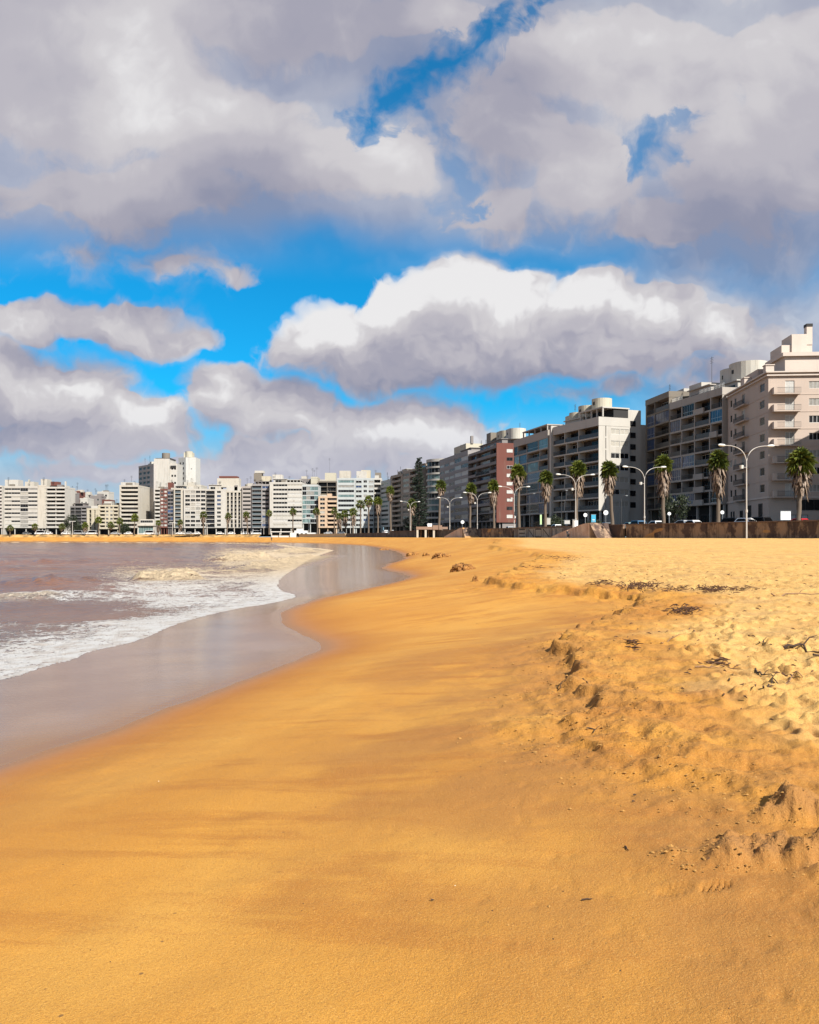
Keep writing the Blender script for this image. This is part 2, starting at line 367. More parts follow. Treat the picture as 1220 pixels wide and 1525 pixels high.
def tag(o, label=None, cat=None, group=None, kind=None):
    if label: o['label'] = label
    if cat: o['category'] = cat
    if group: o['group'] = group
    if kind: o['kind'] = kind
    return o
def link(name, me, mat=None, parent=None):
    o = bpy.data.objects.new(name, me); COL.objects.link(o)
    if mat is not None and not me.materials: me.materials.append(mat)
    if parent is not None: o.parent = parent
    return o

# ---- sand material
ms = bpy.data.materials.new('sand'); ms.use_nodes = True; ms.node_tree.nodes.clear(); q = NT(ms.node_tree)
geo = q.node('ShaderNodeNewGeometry'); P = geo.outputs['Position']
aE, aT, aD, aR = q.attr('shore'), q.attr('along'), q.attr('dry'), q.attr('rough')
flow = q.cxyz(q.m('MULTIPLY', aT, 1.25), q.m('ADD', q.m('MULTIPLY', aE, .26), q.m('MULTIPLY', aT, .35)), 0)
flow2 = q.cxyz(q.m('MULTIPLY', aT, 3.4), q.m('ADD', q.m('MULTIPLY', aE, .6), q.m('MULTIPLY', aT, .8)), 4)
st1 = q.noise(flow, 1.0, 5, .6, 1.2); st2 = q.noise(flow2, 1.0, 4, .6, .6)
grain = q.noise(P, 210.0, 2, .7); grain2 = q.noise(P, 75.0, 4, .7); blot = q.noise(P, 3.2, 5, .6); blot2 = q.noise(P, .35, 4, .55)
damp = rgb(.445, .205, .025); dampdark = rgb(.28, .098, .010); drys = rgb(.54, .345, .115); wet = rgb(.29, .102, .009)
streak = q.ss(q.m('ADD', q.m('MULTIPLY', st1, .6), q.m('MULTIPLY', st2, .4)), .465, .60)
streak = q.m('MULTIPLY', streak, q.ss(aE, .8, 2.6))
# coarse grains are dark and gather in the streaks
coarse = q.ss(q.m('ADD', grain2, q.m('MULTIPLY', streak, .10)), .51, .64)
col = q.mix(q.m('MULTIPLY', streak, q.ss(aE, 1.5, 4.0, .25, .62)), damp, dampdark)
col = q.mix(q.ss(blot2, .42, .62, 0, .55), col, rgb(.49, .26, .048))
col = q.mix(q.ss(q.noise(P, .22, 3, .5), .46, .60, 0, .55), col, rgb(.36, .145, .014))
col = q.mix(q.ss(aD, .15, .9), col, q.mix(q.ss(blot, .35, .62, 0, .55), drys, rgb(.42, .22, .055)))
grey = q.m('MULTIPLY', q.ss(q.noise(P, .75, 4, .55), .50, .66, 0, .55), q.ss(aD, .02, .3))
col = q.mix(grey, col, rgb(.36, .215, .085))
lipk = q.m('MULTIPLY', q.ss(q.m('ABSOLUTE', q.m('ADD', q.attr('edge'), .6)), 3.0, .4), q.ss(q.noise(P, .9, 4, .6), .36, .60, .15, .75))
col = q.mix(q.m('MULTIPLY', lipk, q.ss(q.xyz(P)[1], 26, 12)), col, rgb(.27, .115, .024))
wetk = q.m('MULTIPLY', q.ss(q.m('ADD', aE, q.m('MULTIPLY', q.m('SUBTRACT', st1, .5), 1.6)), 2.8, .15), .95)
col = q.mix(wetk, col, wet)
col = q.mix(q.ss(aE, .45, .0, 0, .7), col, rgb(.19, .088, .025))
col = q.mix(q.m('MULTIPLY', coarse, .40), col, dampdark)
col = q.mix(q.ss(grain, .54, .66, 0, .62), col, rgb(.20, .09, .025))
col = q.mix(q.ss(grain, .44, .32, 0, .45), col, rgb(.62, .40, .15))
col = q.mix(q.m('MULTIPLY', q.attr('clump'), .6), col, rgb(.27, .13, .042))
# peppered dark debris specks on the berm
vor = q.node('ShaderNodeTexVoronoi'); q.put(vor.inputs['Vector'], P); vor.inputs['Scale'].default_value = 7.0; vor.inputs['Randomness'].default_value = 1
spk = q.m('MULTIPLY', q.ss(vor.outputs['Distance'], .085, .05), q.ss(q.noise(P, .8, 3, .6), .50, .60))
col = q.mix(q.m('MULTIPLY', spk, q.ss(aE, 1.5, 4.5, .15, .75)), col, rgb(.07, .035, .02))
bs = q.node('ShaderNodeBsdfPrincipled'); q.put(bs.inputs['Base Color'], col)
q.put(bs.inputs['Roughness'], q.ss(aE, .05, 1.6, .38, .95)); bs.inputs['Specular IOR Level'].default_value = .35
hb = q.m('ADD', q.m('MULTIPLY', grain2, .5), q.m('MULTIPLY', grain, .25))
hb = q.m('ADD', hb, q.m('MULTIPLY', q.noise(P, 28.0, 4, .6), q.lin(aR, 0, 1, .25, 1.4)))
hb = q.m('MULTIPLY', hb, q.ss(aE, .0, 1.2, .05, 1.0))
hb = q.m('ADD', hb, q.m('MULTIPLY', q.m('MULTIPLY', q.noise(P, 9.0, 5, .62), aR), 4.0))
q.put(bs.inputs['Normal'], q.bump(hb, .013))
mo = q.node('ShaderNodeOutputMaterial'); q.l.new(bs.outputs[0], mo.inputs[0])

me = grid_mesh('sand_beach', GX, GY, GZ, attrs=dict(shore=sE, along=tE, dry=dry, rough=rough, clump=clump, edge=np.clip(edge, -20, 20)))
sand_o = tag(link('sand_beach', me, ms), kind='structure')

# ---------------------------------------------------------------- sea
# lines of foam: photo points turned into ground lines on the water
def wline(pts, z=FZ): return smooth_line([G(x, y, z) for x, y in pts], 2)
off = -sF                                                   # metres offshore from the foam front
def band(line, wn, wo, amp=1.0):                            # wn: width toward the shore, wo: width out to sea
    d, t = line_dist(GX, GY, line)
    n = fbm(GX, GY, .8, 3, 201) * .35
    # +d is shoreward (lines run away from the camera)
    return amp * np.where(d > 0, 1 - sst(d / wn + n, .6, 1.15), 1 - sst(-d / wo + n, .1, 1.1)), d, t
foam = np.zeros_like(GX)
near_w = 2.2 + 3.4 * (1 - sst(GY, 14, 34)) + .8 * sst(GY, 60, 120)
foam = np.maximum(foam, (1 - sst(off / near_w + fbm(GX, GY, .6, 3, 210) * .3, .15, 1.1)) * (off > -.15))
front_edge = np.exp(-((off - .10) / (.10 + .004 * GY)) ** 2)
inp = (GX / np.maximum(GY, 1) * F + CX); inq = HY + F * (CAMZ - .1) / np.maximum(GY, 1)
def pbox(x0, x1, y0, y1, s=.25):                            # patch of water by the ground it covers
    wx, wy = (x1 - x0) * s, (y1 - y0) * s
    return sst(inp, x0 - wx, x0 + wx) * (1 - sst(inp, x1 - wx, x1 + wx)) * sst(inq, y0 - wy, y0 + wy) * (1 - sst(inq, y1 - wy, y1 + wy)) * (GY > 5)
turb = np.maximum.reduce([pbox(170, 460, 843, 905) * .80, pbox(60, 330, 884, 898) * .50, pbox(-60, 300, 884, 894) * .60, pbox(320, 500, 818, 850) * 1.0, pbox(-40, 200, 925, 945) * .38, pbox(250, 430, 872, 905) * .7])
foam = np.maximum(foam, turb * (.8 + .5 * fbm(GX, GY, .35, 3, 220)))
foam = np.clip(foam, 0, 1) * (off > -.15)
# swell and breaking crests
Z = np.zeros_like(GX); open_ = sst(off, .5, 9)
c, s_ = math.cos(.35), math.sin(.35)
ph = (GX * c - GY * s_)
wv = np.sin((ph + fbm(GX, GY, .03, 2, 230) * 14) * 2 * math.pi / 15) * .13 + np.sin((GX * .5 - GY * .86 + fbm(GX, GY, .06, 2, 231) * 8) * 2 * math.pi / 6.3) * .05
chop = fbm(GX, GY, .9, 4, 240) * .07 + fbm(GX, GY * 1.8, .28, 3, 241) * .13
Z += (wv + chop) * open_ * .8
crest_mask = np.zeros_like(GX)
def crest(pts, h, wn, wo, fade=.18, foam_amt=1.0, crestk=.35):
    global Z, foam, crest_mask
    ln = wline(pts, FZ + h * .3); d, t = line_dist(GX, GY, ln); T = t.max(); u = t / T
    env = sst(u, 0, fade) * (1 - sst(u, 1 - fade, 1)) * (.75 + .5 * fbm(t, 0 * t, .35, 2, 255))
    d = d + fbm(GX, GY, .8, 3, 250) * .35
    h2 = h * 1.35; prof = np.where(d > 0, np.exp(-(d / wn) ** 2), np.exp(-(d / wo) ** 2)) * env
    lump = 1 + .35 * fbm(GX, GY, 1.3, 4, 251)
    Z += h2 * prof * lump * (1 + crestk * fbm(GX, GY, 2.6, 4, 256))
    fm = np.where(d > -wo * .35, 1, 0) * np.exp(-(np.maximum(d, 0) / (wn * 1.5)) ** 2) * np.exp(-(np.minimum(d, 0) / (wo * .28)) ** 2) * env * foam_amt
    foam = np.maximum(foam, np.clip(fm * 1.5, 0, 1)); crest_mask = np.maximum(crest_mask, np.clip(fm * 1.6, 0, 1))
# pixel y is where the crest's foot stands on the water
crest([(190, 858), (235, 857), (275, 858), (305, 857)], .55, .9, 1.6)
crest([(335, 832), (365, 830), (395, 829), (415, 829)], .62, 1.3, 2.4)
crest([(300, 846), (350, 848), (400, 842), (440, 834), (480, 826)], .34, 1.5, 2.2, .2, .9)
crest([(410, 823), (440, 821), (470, 819)], .55, 1.6, 3.0, .25)
crest([(340, 812), (380, 811.5), (420, 812)], .35, 2, 3, .2, .5)
crest([(20, 868), (80, 864), (150, 860), (200, 858)], .32, 1.6, 2.6, .3, 0.0)
crest([(-60, 893), (40, 890), (120, 892)], .22, 1.2, 2.0, .3, .35)
crest([(150, 820), (230, 818), (300, 818)], .35, 3, 5, .3, 0.0)
crest([(-60, 838), (60, 835), (180, 837)], .32, 2.2, 4, .3, 0.0)
rimh = .05 * np.exp(-((off - .25) / .25) ** 2) * (off > -.2)          # rounded lip of the swash
Z += rimh + foam * sst(off, -.1, .5) * (.02 + .03 * fbm(GX, GY, 3.0, 3, 260))
Z += .04 * sst(off, 0, 3)
cover = GZ + .012 + .00035 * GY
film = GZ + np.clip(-sE * .05, -.06, 1) * (1 + .02 * GY); film = np.minimum(film, cover)
k = sst(off, -.05, .6)
SZ = np.where(sF < .5, np.maximum(film * (1 - k) + (np.maximum(Z + .02, film)) * k, film), film)
lim = sE < .9 + .02 * GY
mw = bpy.data.materials.new('water'); mw.use_nodes = True; mw.node_tree.nodes.clear(); q = NT(mw.node_tree)
P = q.node('ShaderNodeNewGeometry').outputs['Position']
aO, aF, aC, aE = q.attr('offshore'), q.attr('foam'), q.attr('crest'), q.attr('shore')
nb = q.noise(P, .12, 3, .5)
deep = q.mix(q.ss(nb, .35, .65), rgb(.175, .082, .045), rgb(.125, .07, .048))
thin = q.mix(q.ss(q.noise(P, .5, 3, .5), .35, .65), rgb(.225, .138, .088), rgb(.185, .108, .066))
thin = q.mix(q.ss(q.m('ADD', aE, q.m('MULTIPLY', q.m('SUBTRACT', q.noise(P, .9, 3, .6), .5), .8)), -1.3, -.05, 0, .95), thin, rgb(.20, .095, .028))
body_ = q.mix(q.ss(aO, -.2, 1.5), thin, deep)
# lacy foam: cells of a warped voronoi, thresholded by how much foam the water carries there
wp = q.vm('ADD', P, q.vm('SCALE', q.vm('SUBTRACT', q.noise(P, 1.6, 3, .6, col=True), (.5, .5, .5)), .55))
vo = q.node('ShaderNodeTexVoronoi', feature='DISTANCE_TO_EDGE'); q.put(vo.inputs['Vector'], wp); vo.inputs['Scale'].default_value = 3.2
vo2 = q.node('ShaderNodeTexVoronoi', feature='DISTANCE_TO_EDGE'); q.put(vo2.inputs['Vector'], wp); vo2.inputs['Scale'].default_value = 9.0
lace = q.m('MINIMUM', q.m('MULTIPLY', vo.outputs['Distance'], 1.6), q.m('ADD', q.m('MULTIPLY', vo2.outputs['Distance'], 1.5), .06))
fn = q.m('ADD', q.noise(P, 1.3, 5, .62), q.m('MULTIPLY', q.noise(P, 7, 3, .6), .35))
lvl = q.m('SUBTRACT', q.m('ADD', q.m('MULTIPLY', aF, .98), q.m('MULTIPLY', q.m('SUBTRACT', fn, .70), 1.7)), q.m('MULTIPLY', lace, 1.9))
fm = q.ss(lvl, .02, .30)
fm = q.m('MULTIPLY', fm, q.ss(aF, .03, .15))
fm = q.m('MAXIMUM', fm, q.m('MULTIPLY', aC, q.ss(q.noise(P, 2.5, 5, .65), .34, .52)))
fcol = q.mix(q.ss(q.m('ADD', aC, q.m('MULTIPLY', q.ss(q.xyz(P)[1], 28, 70), .75)), .0, .9), rgb(.48, .47, .46), rgb(.51, .40, .265))
fcol = q.mix(q.ss(q.noise(P, 2.2, 4, .6), .40, .70, 0, .5), fcol, rgb(.28, .21, .155))
col = q.mix(fm, body_, fcol)
bs = q.node('ShaderNodeBsdfPrincipled'); q.put(bs.inputs['Base Color'], col)
rgh = q.mix(q.ss(aO, -.3, .8), (.09,) * 3 + (1,), (.16,) * 3 + (1,))
q.put(bs.inputs['Roughness'], q.m('ADD', q.m('MULTIPLY', fm, .6), q.ss(aO, -.3, .8, .16, .18))); bs.inputs['IOR'].default_value = 1.33
q.put(bs.inputs['Specular IOR Level'], q.lin(fm, 0, 1, .34, .12))
flow = q.vm('MULTIPLY', P, (.35, 1.6, 1.0))
hh = q.m('MULTIPLY', q.noise(P, 2.4, 5, .62), q.ss(aO, -.1, 3, .0, .16))
hh = q.m('ADD', hh, q.m('MULTIPLY', q.noise(P, .8, 3, .5), q.ss(aO, 2, 20, .0, .30)))
hh = q.m('ADD', hh, q.m('MULTIPLY', q.noise(flow, 5.0, 3, .6), .0035))
hh = q.m('ADD', hh, q.m('MULTIPLY', fm, q.m('ADD', q.m('MULTIPLY', q.noise(P, 14, 4, .65), .09), q.m('MULTIPLY', q.noise(P, 2.6, 4, .65), q.m('MULTIPLY', aC, .5)))))
q.put(bs.inputs['Normal'], q.bump(hh, 1.0))
mo = q.node('ShaderNodeOutputMaterial'); q.l.new(bs.outputs[0], mo.inputs[0])
me = grid_mesh('sea', GX, GY, SZ, mask=lim, attrs=dict(offshore=off, foam=foam, crest=crest_mask, shore=sE))
sea_o = tag(link('sea', me, mw), kind='structure')
# ---------------------------------------------------------------- mesh builder
class MB:
    def __init__(s): s.v = []; s.f = []; s.mi = []; s.sm = []
    def add(s, vs, fs, mi=0, sm=False):
        o = len(s.v); s.v += [tuple(v) for v in vs]
        for f in fs: s.f.append(tuple(i + o for i in f)); s.mi.append(mi); s.sm.append(sm)
    def box(s, x0, x1, y0, y1, z0, z1, mi=0):
        s.add([(x0,y0,z0),(x1,y0,z0),(x1,y1,z0),(x0,y1,z0),(x0,y0,z1),(x1,y0,z1),(x1,y1,z1),(x0,y1,z1)],
              [(0,3,2,1),(4,5,6,7),(0,1,5,4),(1,2,6,5),(2,3,7,6),(3,0,4,7)], mi)
    def prism(s, pts, z0, z1, mi=0, sm=False, cap=True):    # pts counter-clockwise
        n = len(pts); vs = [(x, y, z0) for x, y in pts] + [(x, y, z1) for x, y in pts]
        s.add(vs, [(i, (i + 1) % n, n + (i + 1) % n, n + i) for i in range(n)], mi, sm)
        if cap: s.add(vs, [tuple(range(n))[::-1], tuple(range(n, 2 * n))], mi)
    def cyl(s, x, y, r, z0, z1, n=20, mi=0, r2=None):
        r2 = r if r2 is None else r2
        a = [2 * math.pi * i / n for i in range(n)]
        vs = [(x + r * math.cos(t), y + r * math.sin(t), z0) for t in a] + [(x + r2 * math.cos(t), y + r2 * math.sin(t), z1) for t in a]
        s.add(vs, [(i, (i + 1) % n, n + (i + 1) % n, n + i) for i in range(n)], mi, True)
        s.add(vs, [tuple(range(n))[::-1], tuple(range(n, 2 * n))], mi)
    def tube(s, pts, rs, n=8, mi=0, cap=True):
        pts = [Vector(p) for p in pts]; k = len(pts)
        if not hasattr(rs, '__len__'): rs = [rs] * k
        vs = []
        for i, p in enumerate(pts):
            d = (pts[min(i + 1, k - 1)] - pts[max(i - 1, 0)]).normalized()
            a = d.cross(Vector((0, 0, 1)) if abs(d.z) < .95 else Vector((1, 0, 0))).normalized(); b = d.cross(a)
            vs += [p + (a * math.cos(t) + b * math.sin(t)) * rs[i] for t in [2 * math.pi * j / n for j in range(n)]]
        fs = [(i * n + j, i * n + (j + 1) % n, (i + 1) * n + (j + 1) % n, (i + 1) * n + j) for i in range(k - 1) for j in range(n)]
        s.add(vs, fs, mi, True)
        if cap: s.add(vs, [tuple(range(n))[::-1], tuple(range((k - 1) * n, k * n))], mi)
    def tri(s, a, b, c, mi=0): s.add([a, b, c], [(0, 1, 2)], mi)
    def quad(s, a, b, c, d, mi=0): s.add([a, b, c, d], [(0, 1, 2, 3)], mi)
    def mesh(s, name, mats):
        me = bpy.data.meshes.new(name); me.from_pydata(s.v, [], s.f)
        me.polygons.foreach_set('material_index', s.mi); me.polygons.foreach_set('use_smooth', s.sm)
        for m in (mats if isinstance(mats, (list, tuple)) else [mats]): me.materials.append(m)
        me.update(); return me
    def build(s, name, mats, parent=None, loc=None, rz=0):
        o = link(name, s.mesh(name, mats), None, parent)
        if loc is not None: o.location = loc
        if rz: o.rotation_euler = (0, 0, rz)
        return o
def empty(name, loc=(0, 0, 0), rz=0):
    o = bpy.data.objects.new(name, None); COL.objects.link(o); o.location = loc; o.rotation_euler = (0, 0, rz); o.empty_display_size = .5; return o
def copy_tree(o, parent=None):
    c = o.copy(); COL.objects.link(c); c.parent = parent
    for ch in kids.get(o.name, [ch for ch in o.children]): copy_tree(ch, c)
    return c
kids = {}

# ---------------------------------------------------------------- materials
_m = {}
def mat(name, fn):
    if name in _m: return _m[name]
    m = bpy.data.materials.new(name); m.use_nodes = True; m.node_tree.nodes.clear(); q = NT(m.node_tree)
    bs = q.node('ShaderNodeBsdfPrincipled'); o = q.node('ShaderNodeOutputMaterial'); q.l.new(bs.outputs[0], o.inputs[0])
    fn(q, bs); _m[name] = m; return m
def plaster(name, c, dirt=.35, rough=.9, dark=(.16, .13, .10)):
    c = tuple(v * .66 for v in c)
    def fn(q, bs):
        P = q.node('ShaderNodeNewGeometry').outputs['Position']
        n1 = q.noise(q.vm('MULTIPLY', P, (.9, .9, .12)), 1.0, 5, .62); n2 = q.noise(P, .35, 3, .5); n3 = q.noise(P, 6, 3, .6)
        col = q.mix(q.ss(n1, .50, .78, 0, dirt), tuple(c) + (1,), tuple(dark) + (1,))
        col = q.mix(q.ss(n2, .4, .7, 0, .16), col, tuple(x * .72 for x in c) + (1,))
        q.put(bs.inputs['Base Color'], col); bs.inputs['Roughness'].default_value = rough
        q.put(bs.inputs['Normal'], q.bump(n3, .01, .5))
    return mat(name, fn)
def flat(name, c, rough=.5, metal=0.0, spec=.5, var=.0, sc=2.0):
    def fn(q, bs):
        if var:
            P = q.node('ShaderNodeNewGeometry').outputs['Position']
            q.put(bs.inputs['Base Color'], q.mix(q.ss(q.noise(P, sc, 4, .6), .35, .65), tuple(c) + (1,), tuple(x * (1 - var) for x in c) + (1,)))
        else: bs.inputs['Base Color'].default_value = tuple(c) + (1,)
        bs.inputs['Roughness'].default_value = rough; bs.inputs['Metallic'].default_value = metal; bs.inputs['Specular IOR Level'].default_value = spec
    return mat(name, fn)
def glassy(name, c, rough=.12, spec=.35):                            # window glass seen from outside: dark room, uneven panes
    def fn(q, bs):
        P = q.node('ShaderNodeNewGeometry').outputs['Position']
        v = q.node('ShaderNodeTexVoronoi'); q.put(v.inputs['Vector'], q.vm('MULTIPLY', P, (.8, .8, .45))); v.inputs['Scale'].default_value = 1.0
        h = q.xyz(v.outputs['Color'])[0]
        q.put(bs.inputs['Base Color'], q.mix(q.ss(h, .65, .95, 0, .5), tuple(c) + (1,), tuple(min(1, x * 2.6 + .015) for x in c) + (1,)))
        bs.inputs['Roughness'].default_value = rough; bs.inputs['IOR'].default_value = 1.4; bs.inputs['Specular IOR Level'].default_value = spec
        q.put(bs.inputs['Normal'], q.bump(q.noise(P, .7, 2, .5), .03, .6))
    return mat(name, fn)
G_DARK = glassy('glass_dark', (.009, .009, .010), .25, .16); G_BLUE = glassy('glass_blue', (.025, .045, .10), .18); G_TEAL = glassy('glass_teal', (.10, .15, .15), .2)
CURT = flat('curtain_pane', (.28, .265, .24), .35, var=.3, sc=1.5); SHUT = flat('roller_shutter', (.35, .325, .28), .6, var=.15, sc=3); SHUTW = flat('white_shutter', (.42, .405, .38), .55, var=.12, sc=3)
FR_D = flat('frame_dark', (.03, .03, .032), .5); FR_W = flat('frame_white', (.55, .55, .53), .5); FR_A = flat('frame_aluminium', (.35, .36, .37), .4, .6)
RAIL_D = flat('railing_dark', (.025, .025, .027), .5); BLACKISH = flat('deep_interior', (.018, .017, .017), .8)
RAIL_G = flat('railing_glass', (.10, .12, .13), .15)
ROOFM = flat('roof_felt', (.22, .18, .16), .9, var=.3)
TANK = plaster('tank_render', (.60, .55, .43), .45); TANKW = plaster('tank_white', (.66, .62, .54), .6)
BRICK = plaster('brick_red', (.18, .058, .042), .4)

# ---------------------------------------------------------------- promenade, road
def offset_line(line, o):
    L = np.array(line, float); n = len(L); out = []
    for i in range(n):
        d = L[min(i + 1, n - 1)] - L[max(i - 1, 0)]; d /= np.hypot(*d); out.append(L[i] + np.array([d[1], -d[0]]) * o)
    return np.array(out)
WLs = smooth_line(WALL, 2)
def ribbon(name, o0, z0, o1, z1, m, line=None, kind='structure', y_lo=None):
    ln = WLs if line is None else line; a = offset_line(ln, o0); b = offset_line(ln, o1); mb = MB(); n = len(a)
    vs = [(x, y, z0) for x, y in a] + [(x, y, z1) for x, y in b]
    mb.add(vs, [(i, n + i, n + i + 1, i + 1) for i in range(n - 1)])
    return tag(mb.build(name, m), kind=kind)
PAVE = flat('pavement_slabs', (.30, .27, .24), .9, var=.25, sc=.8); ASPH = flat('asphalt', (.055, .055, .058), .9, var=.3, sc=1.2); PAINT = flat('road_paint', (.7, .7, .68), .7)
KERB = flat('kerb_stone', (.42, .40, .37), .9, var=.2)
GRND = flat('city_ground_soil', (.22, .20, .16), .95, var=.3, sc=.1)
ribbon('promenade_pavement', .3, 4.0, 8, 4.0, PAVE); ribbon('promenade_kerb', 8, 4.0, 8.02, 3.87, KERB)
ribbon('road', 8.02, 3.87, 25, 3.87, ASPH); ribbon('road_edge_line', 8.5, 3.874, 8.65, 3.874, PAINT); ribbon('road_centre_line', 16.4, 3.874, 16.6, 3.874, PAINT)
ribbon('far_kerb', 25, 3.87, 25.02, 4.0, KERB); ribbon('far_pavement', 25.02, 4.0, 31, 4.0, PAVE); ribbon('city_ground', 31, 3.996, 1400, 3.996, GRND)

# ---------------------------------------------------------------- sea wall pieces
def wall_mat(name, a, b, c, orange=.0):
    a, b, c = [tuple(v * .85 for v in t) for t in (a, b, c)]
    def fn(q, bs):
        P = q.node('ShaderNodeNewGeometry').outputs['Position']
        n1 = q.noise(q.vm('MULTIPLY', P, (.5, .5, .35)), 1.0, 5, .65); n2 = q.noise(q.vm('MULTIPLY', P, (1.6, 1.6, .16)), 1.0, 4, .6); n3 = q.noise(P, .23, 3, .5)
        col = q.mix(q.ss(n1, .44, .56), a + (1,), b + (1,)); col = q.mix(q.ss(n2, .48, .7, 0, .75), col, c + (1,))
        if orange: col = q.mix(q.m('MULTIPLY', q.ss(q.noise(q.vm('MULTIPLY', P, (.26, .26, .7)), 1.0, 1, .4), .645, .66), orange), col, (.38, .20, .07, 1))
        q.put(bs.inputs['Base Color'], col); bs.inputs['Roughness'].default_value = .95
        q.put(bs.inputs['Normal'], q.bump(q.noise(P, 2.5, 5, .65), .06))
    return mat(name, fn)
WM_R = wall_mat('wall_brown', (.30, .20, .13), (.085, .052, .04), (.024, .016, .014), .8)
WM_G = wall_mat('wall_grey', (.20, .18, .165), (.15, .12, .11), (.07, .055, .05))
WM_D = wall_mat('wall_dark', (.12, .10, .09), (.07, .06, .055), (.03, .026, .024))
WM_C = flat('wall_coping', (.16, .10, .075), .9, var=.4, sc=1)
WM_P = wall_mat('ramp_stone', (.62, .42, .32), (.50, .32, .24), (.30, .17, .13)); WM_P2 = wall_mat('ramp_stone_pale', (.64, .48, .38), (.55, .38, .30), (.33, .2, .15))
def sub_line(y0, y1):                                      # the stretch of the wall line between two depths
    L = WLs; out = []
    for a, b in zip(L[:-1], L[1:]):
        for k in range(8):
            p = a + (b - a) * k / 8
            if y0 <= p[1] <= y1: out.append(tuple(p))
    return out
def seawall(y0, y1, m, label, top=4.52, th=.45, coping=True):
    ln = sub_line(y0, y1); a = offset_line(ln, 0); b = offset_line(ln, th); n = len(a); mb = MB(); mb2 = MB()
    def strip(mb, A, B, z0, z1):
        vs = [(x, y, z0) for x, y in A] + [(x, y, z1) for x, y in A] + [(x, y, z0) for x, y in B] + [(x, y, z1) for x, y in B]; n = len(A)
        fs = []
        for i in range(n - 1): fs += [(i, n + i, n + i + 1, i + 1), (n + i, 3 * n + i, 3 * n + i + 1, n + i + 1), (2 * n + i, 2 * n + i + 1, 3 * n + i + 1, 3 * n + i)]
        fs += [(0, 2 * n, 3 * n, n), (n - 1, 2 * n - 1, 4 * n - 1, 3 * n - 1)]
        mb.add(vs, fs)
    strip(mb, a, b, 1.2, top)
    o = tag(mb.build('sea_wall', m), label, 'sea wall')
    if coping:
        strip(mb2, offset_line(ln, -.09), offset_line(ln, th + .09), top + .003, top + .16); mb2.build('coping', WM_C, o)
    return o, ln
W1, _ = seawall(-90, 133.5, WM_R, 'rust brown stained sea wall with orange patches below the nearest palms')
W2, ln2 = seawall(146, 181, WM_G, 'pale grey sea wall painted with big block letters', top=4.50)
W2b, _ = seawall(133.6, 145.9, WM_R, 'short dark sea wall stretch behind the pink stone stair', top=4.5)
W3, _ = seawall(181.1, 199.5, WM_R, 'brown sea wall beneath the red brick apartment block', top=4.48)
W4, _ = seawall(199.6, 275, WM_D, 'dark concrete sea wall behind the flat roofed beach shelter', top=4.42)
W5, _ = seawall(275.1, 335, WM_D, 'black low sea wall left of the palm cluster', top=4.1, coping=False)
W6, _ = seawall(335.1, 402, plaster('garden_wall_white', (.66, .52, .36), .35), 'low white garden wall beside the beach house at the bend', top=4.12, coping=False)
BANK = flat('bank_scrub', (.42, .25, .09), .95, var=.6, sc=.35)
far_ln = [p for p in WLs if p[0] < -66]
ribbon('sand_bank', -4, 1.4, .28, 3.98, BANK, line=far_ln)

# block letters painted on the grey wall (as they read there)
GP = flat('letter_paint_dark', (.075, .065, .065), .9, var=.3, sc=4); GP2 = flat('letter_paint_pale', (.58, .54, .50), .9, var=.3, sc=4); GP3 = flat('letter_paint_ochre', (.27, .20, .06), .9, var=.3, sc=3)
LN2 = np.array(ln2); S2 = np.concatenate([[0], np.cumsum(np.hypot(*(LN2[1:] - LN2[:-1]).T))])
def on_wall(px):                                           # arc position on this wall seen at a photo column
    u = (px - CX) / F; k = np.argmin(np.abs(LN2[:, 0] / LN2[:, 1] - u)); return S2[k]
def wpt(s, z, out):
    k = min(max(np.searchsorted(S2, s) - 1, 0), len(S2) - 2); d = (LN2[k + 1] - LN2[k]); L_ = np.hypot(*d); d = d / L_
    p = LN2[k] + d * (s - S2[k]); return (p[0] - d[1] * out, p[1] + d[0] * out, z)
def stroke(mb, s0, z0, s1, z1, w, out=.012):
    a = Vector((s0, z0)); b = Vector((s1, z1)); d = (b - a).normalized(); nrm = Vector((-d.y, d.x)) * w / 2
    P4 = [a + nrm, b + nrm, b - nrm, a - nrm]
    vs = [wpt(p.x, p.y, .002) for p in P4] + [wpt(p.x, p.y, out) for p in P4]
    mb.add(vs, [(4, 5, 6, 7), (7, 6, 5, 4), (0, 1, 5, 4), (1, 2, 6, 5), (2, 3, 7, 6), (3, 0, 4, 7)])
def letter(ch, px0, px1):
    s0, s1 = on_wall(px0), on_wall(px1); z0, z1 = 2.65, 4.2; bg = MB(); stroke(bg, s0, (z0 + z1) / 2, s1, (z0 + z1) / 2, z1 - z0 + .2, .006)
    p = bg.build('letter_panel', GP2, W2); mb = MB(); a = s0 + (s1 - s0) * .12; b = s0 + (s1 - s0) * .88; t = .22
    L_ = {'E': [(a, z0, a, z1), (a, z0, b, z0), (a, (z0 + z1) / 2, b, (z0 + z1) / 2), (a, z1, b, z1)], 'N': [(a, z0, a, z1), (b, z0, b, z1), (a, z1, b, z0)],
          'O': [(a, z0, a, z1), (b, z0, b, z1), (a, z0, b, z0), (a, z1, b, z1)], 'I': [(a, z0, a, z1), (b, z0, b, z1)]}[ch]
    for k, (x0, y0, x1, y1) in enumerate(L_): stroke(mb, x0, y0, x1, y1, t, .012 + .004 * k)
    mb.build('painted_letter', GP3 if (px0 in (800, 826)) else GP, p)
for ch, a_, b_ in (('E', 772, 784), ('N', 785, 796), ('O', 797, 808), ('N', 809, 821), ('I', 822, 828), ('I', 829, 838)): letter(ch, a_, b_)

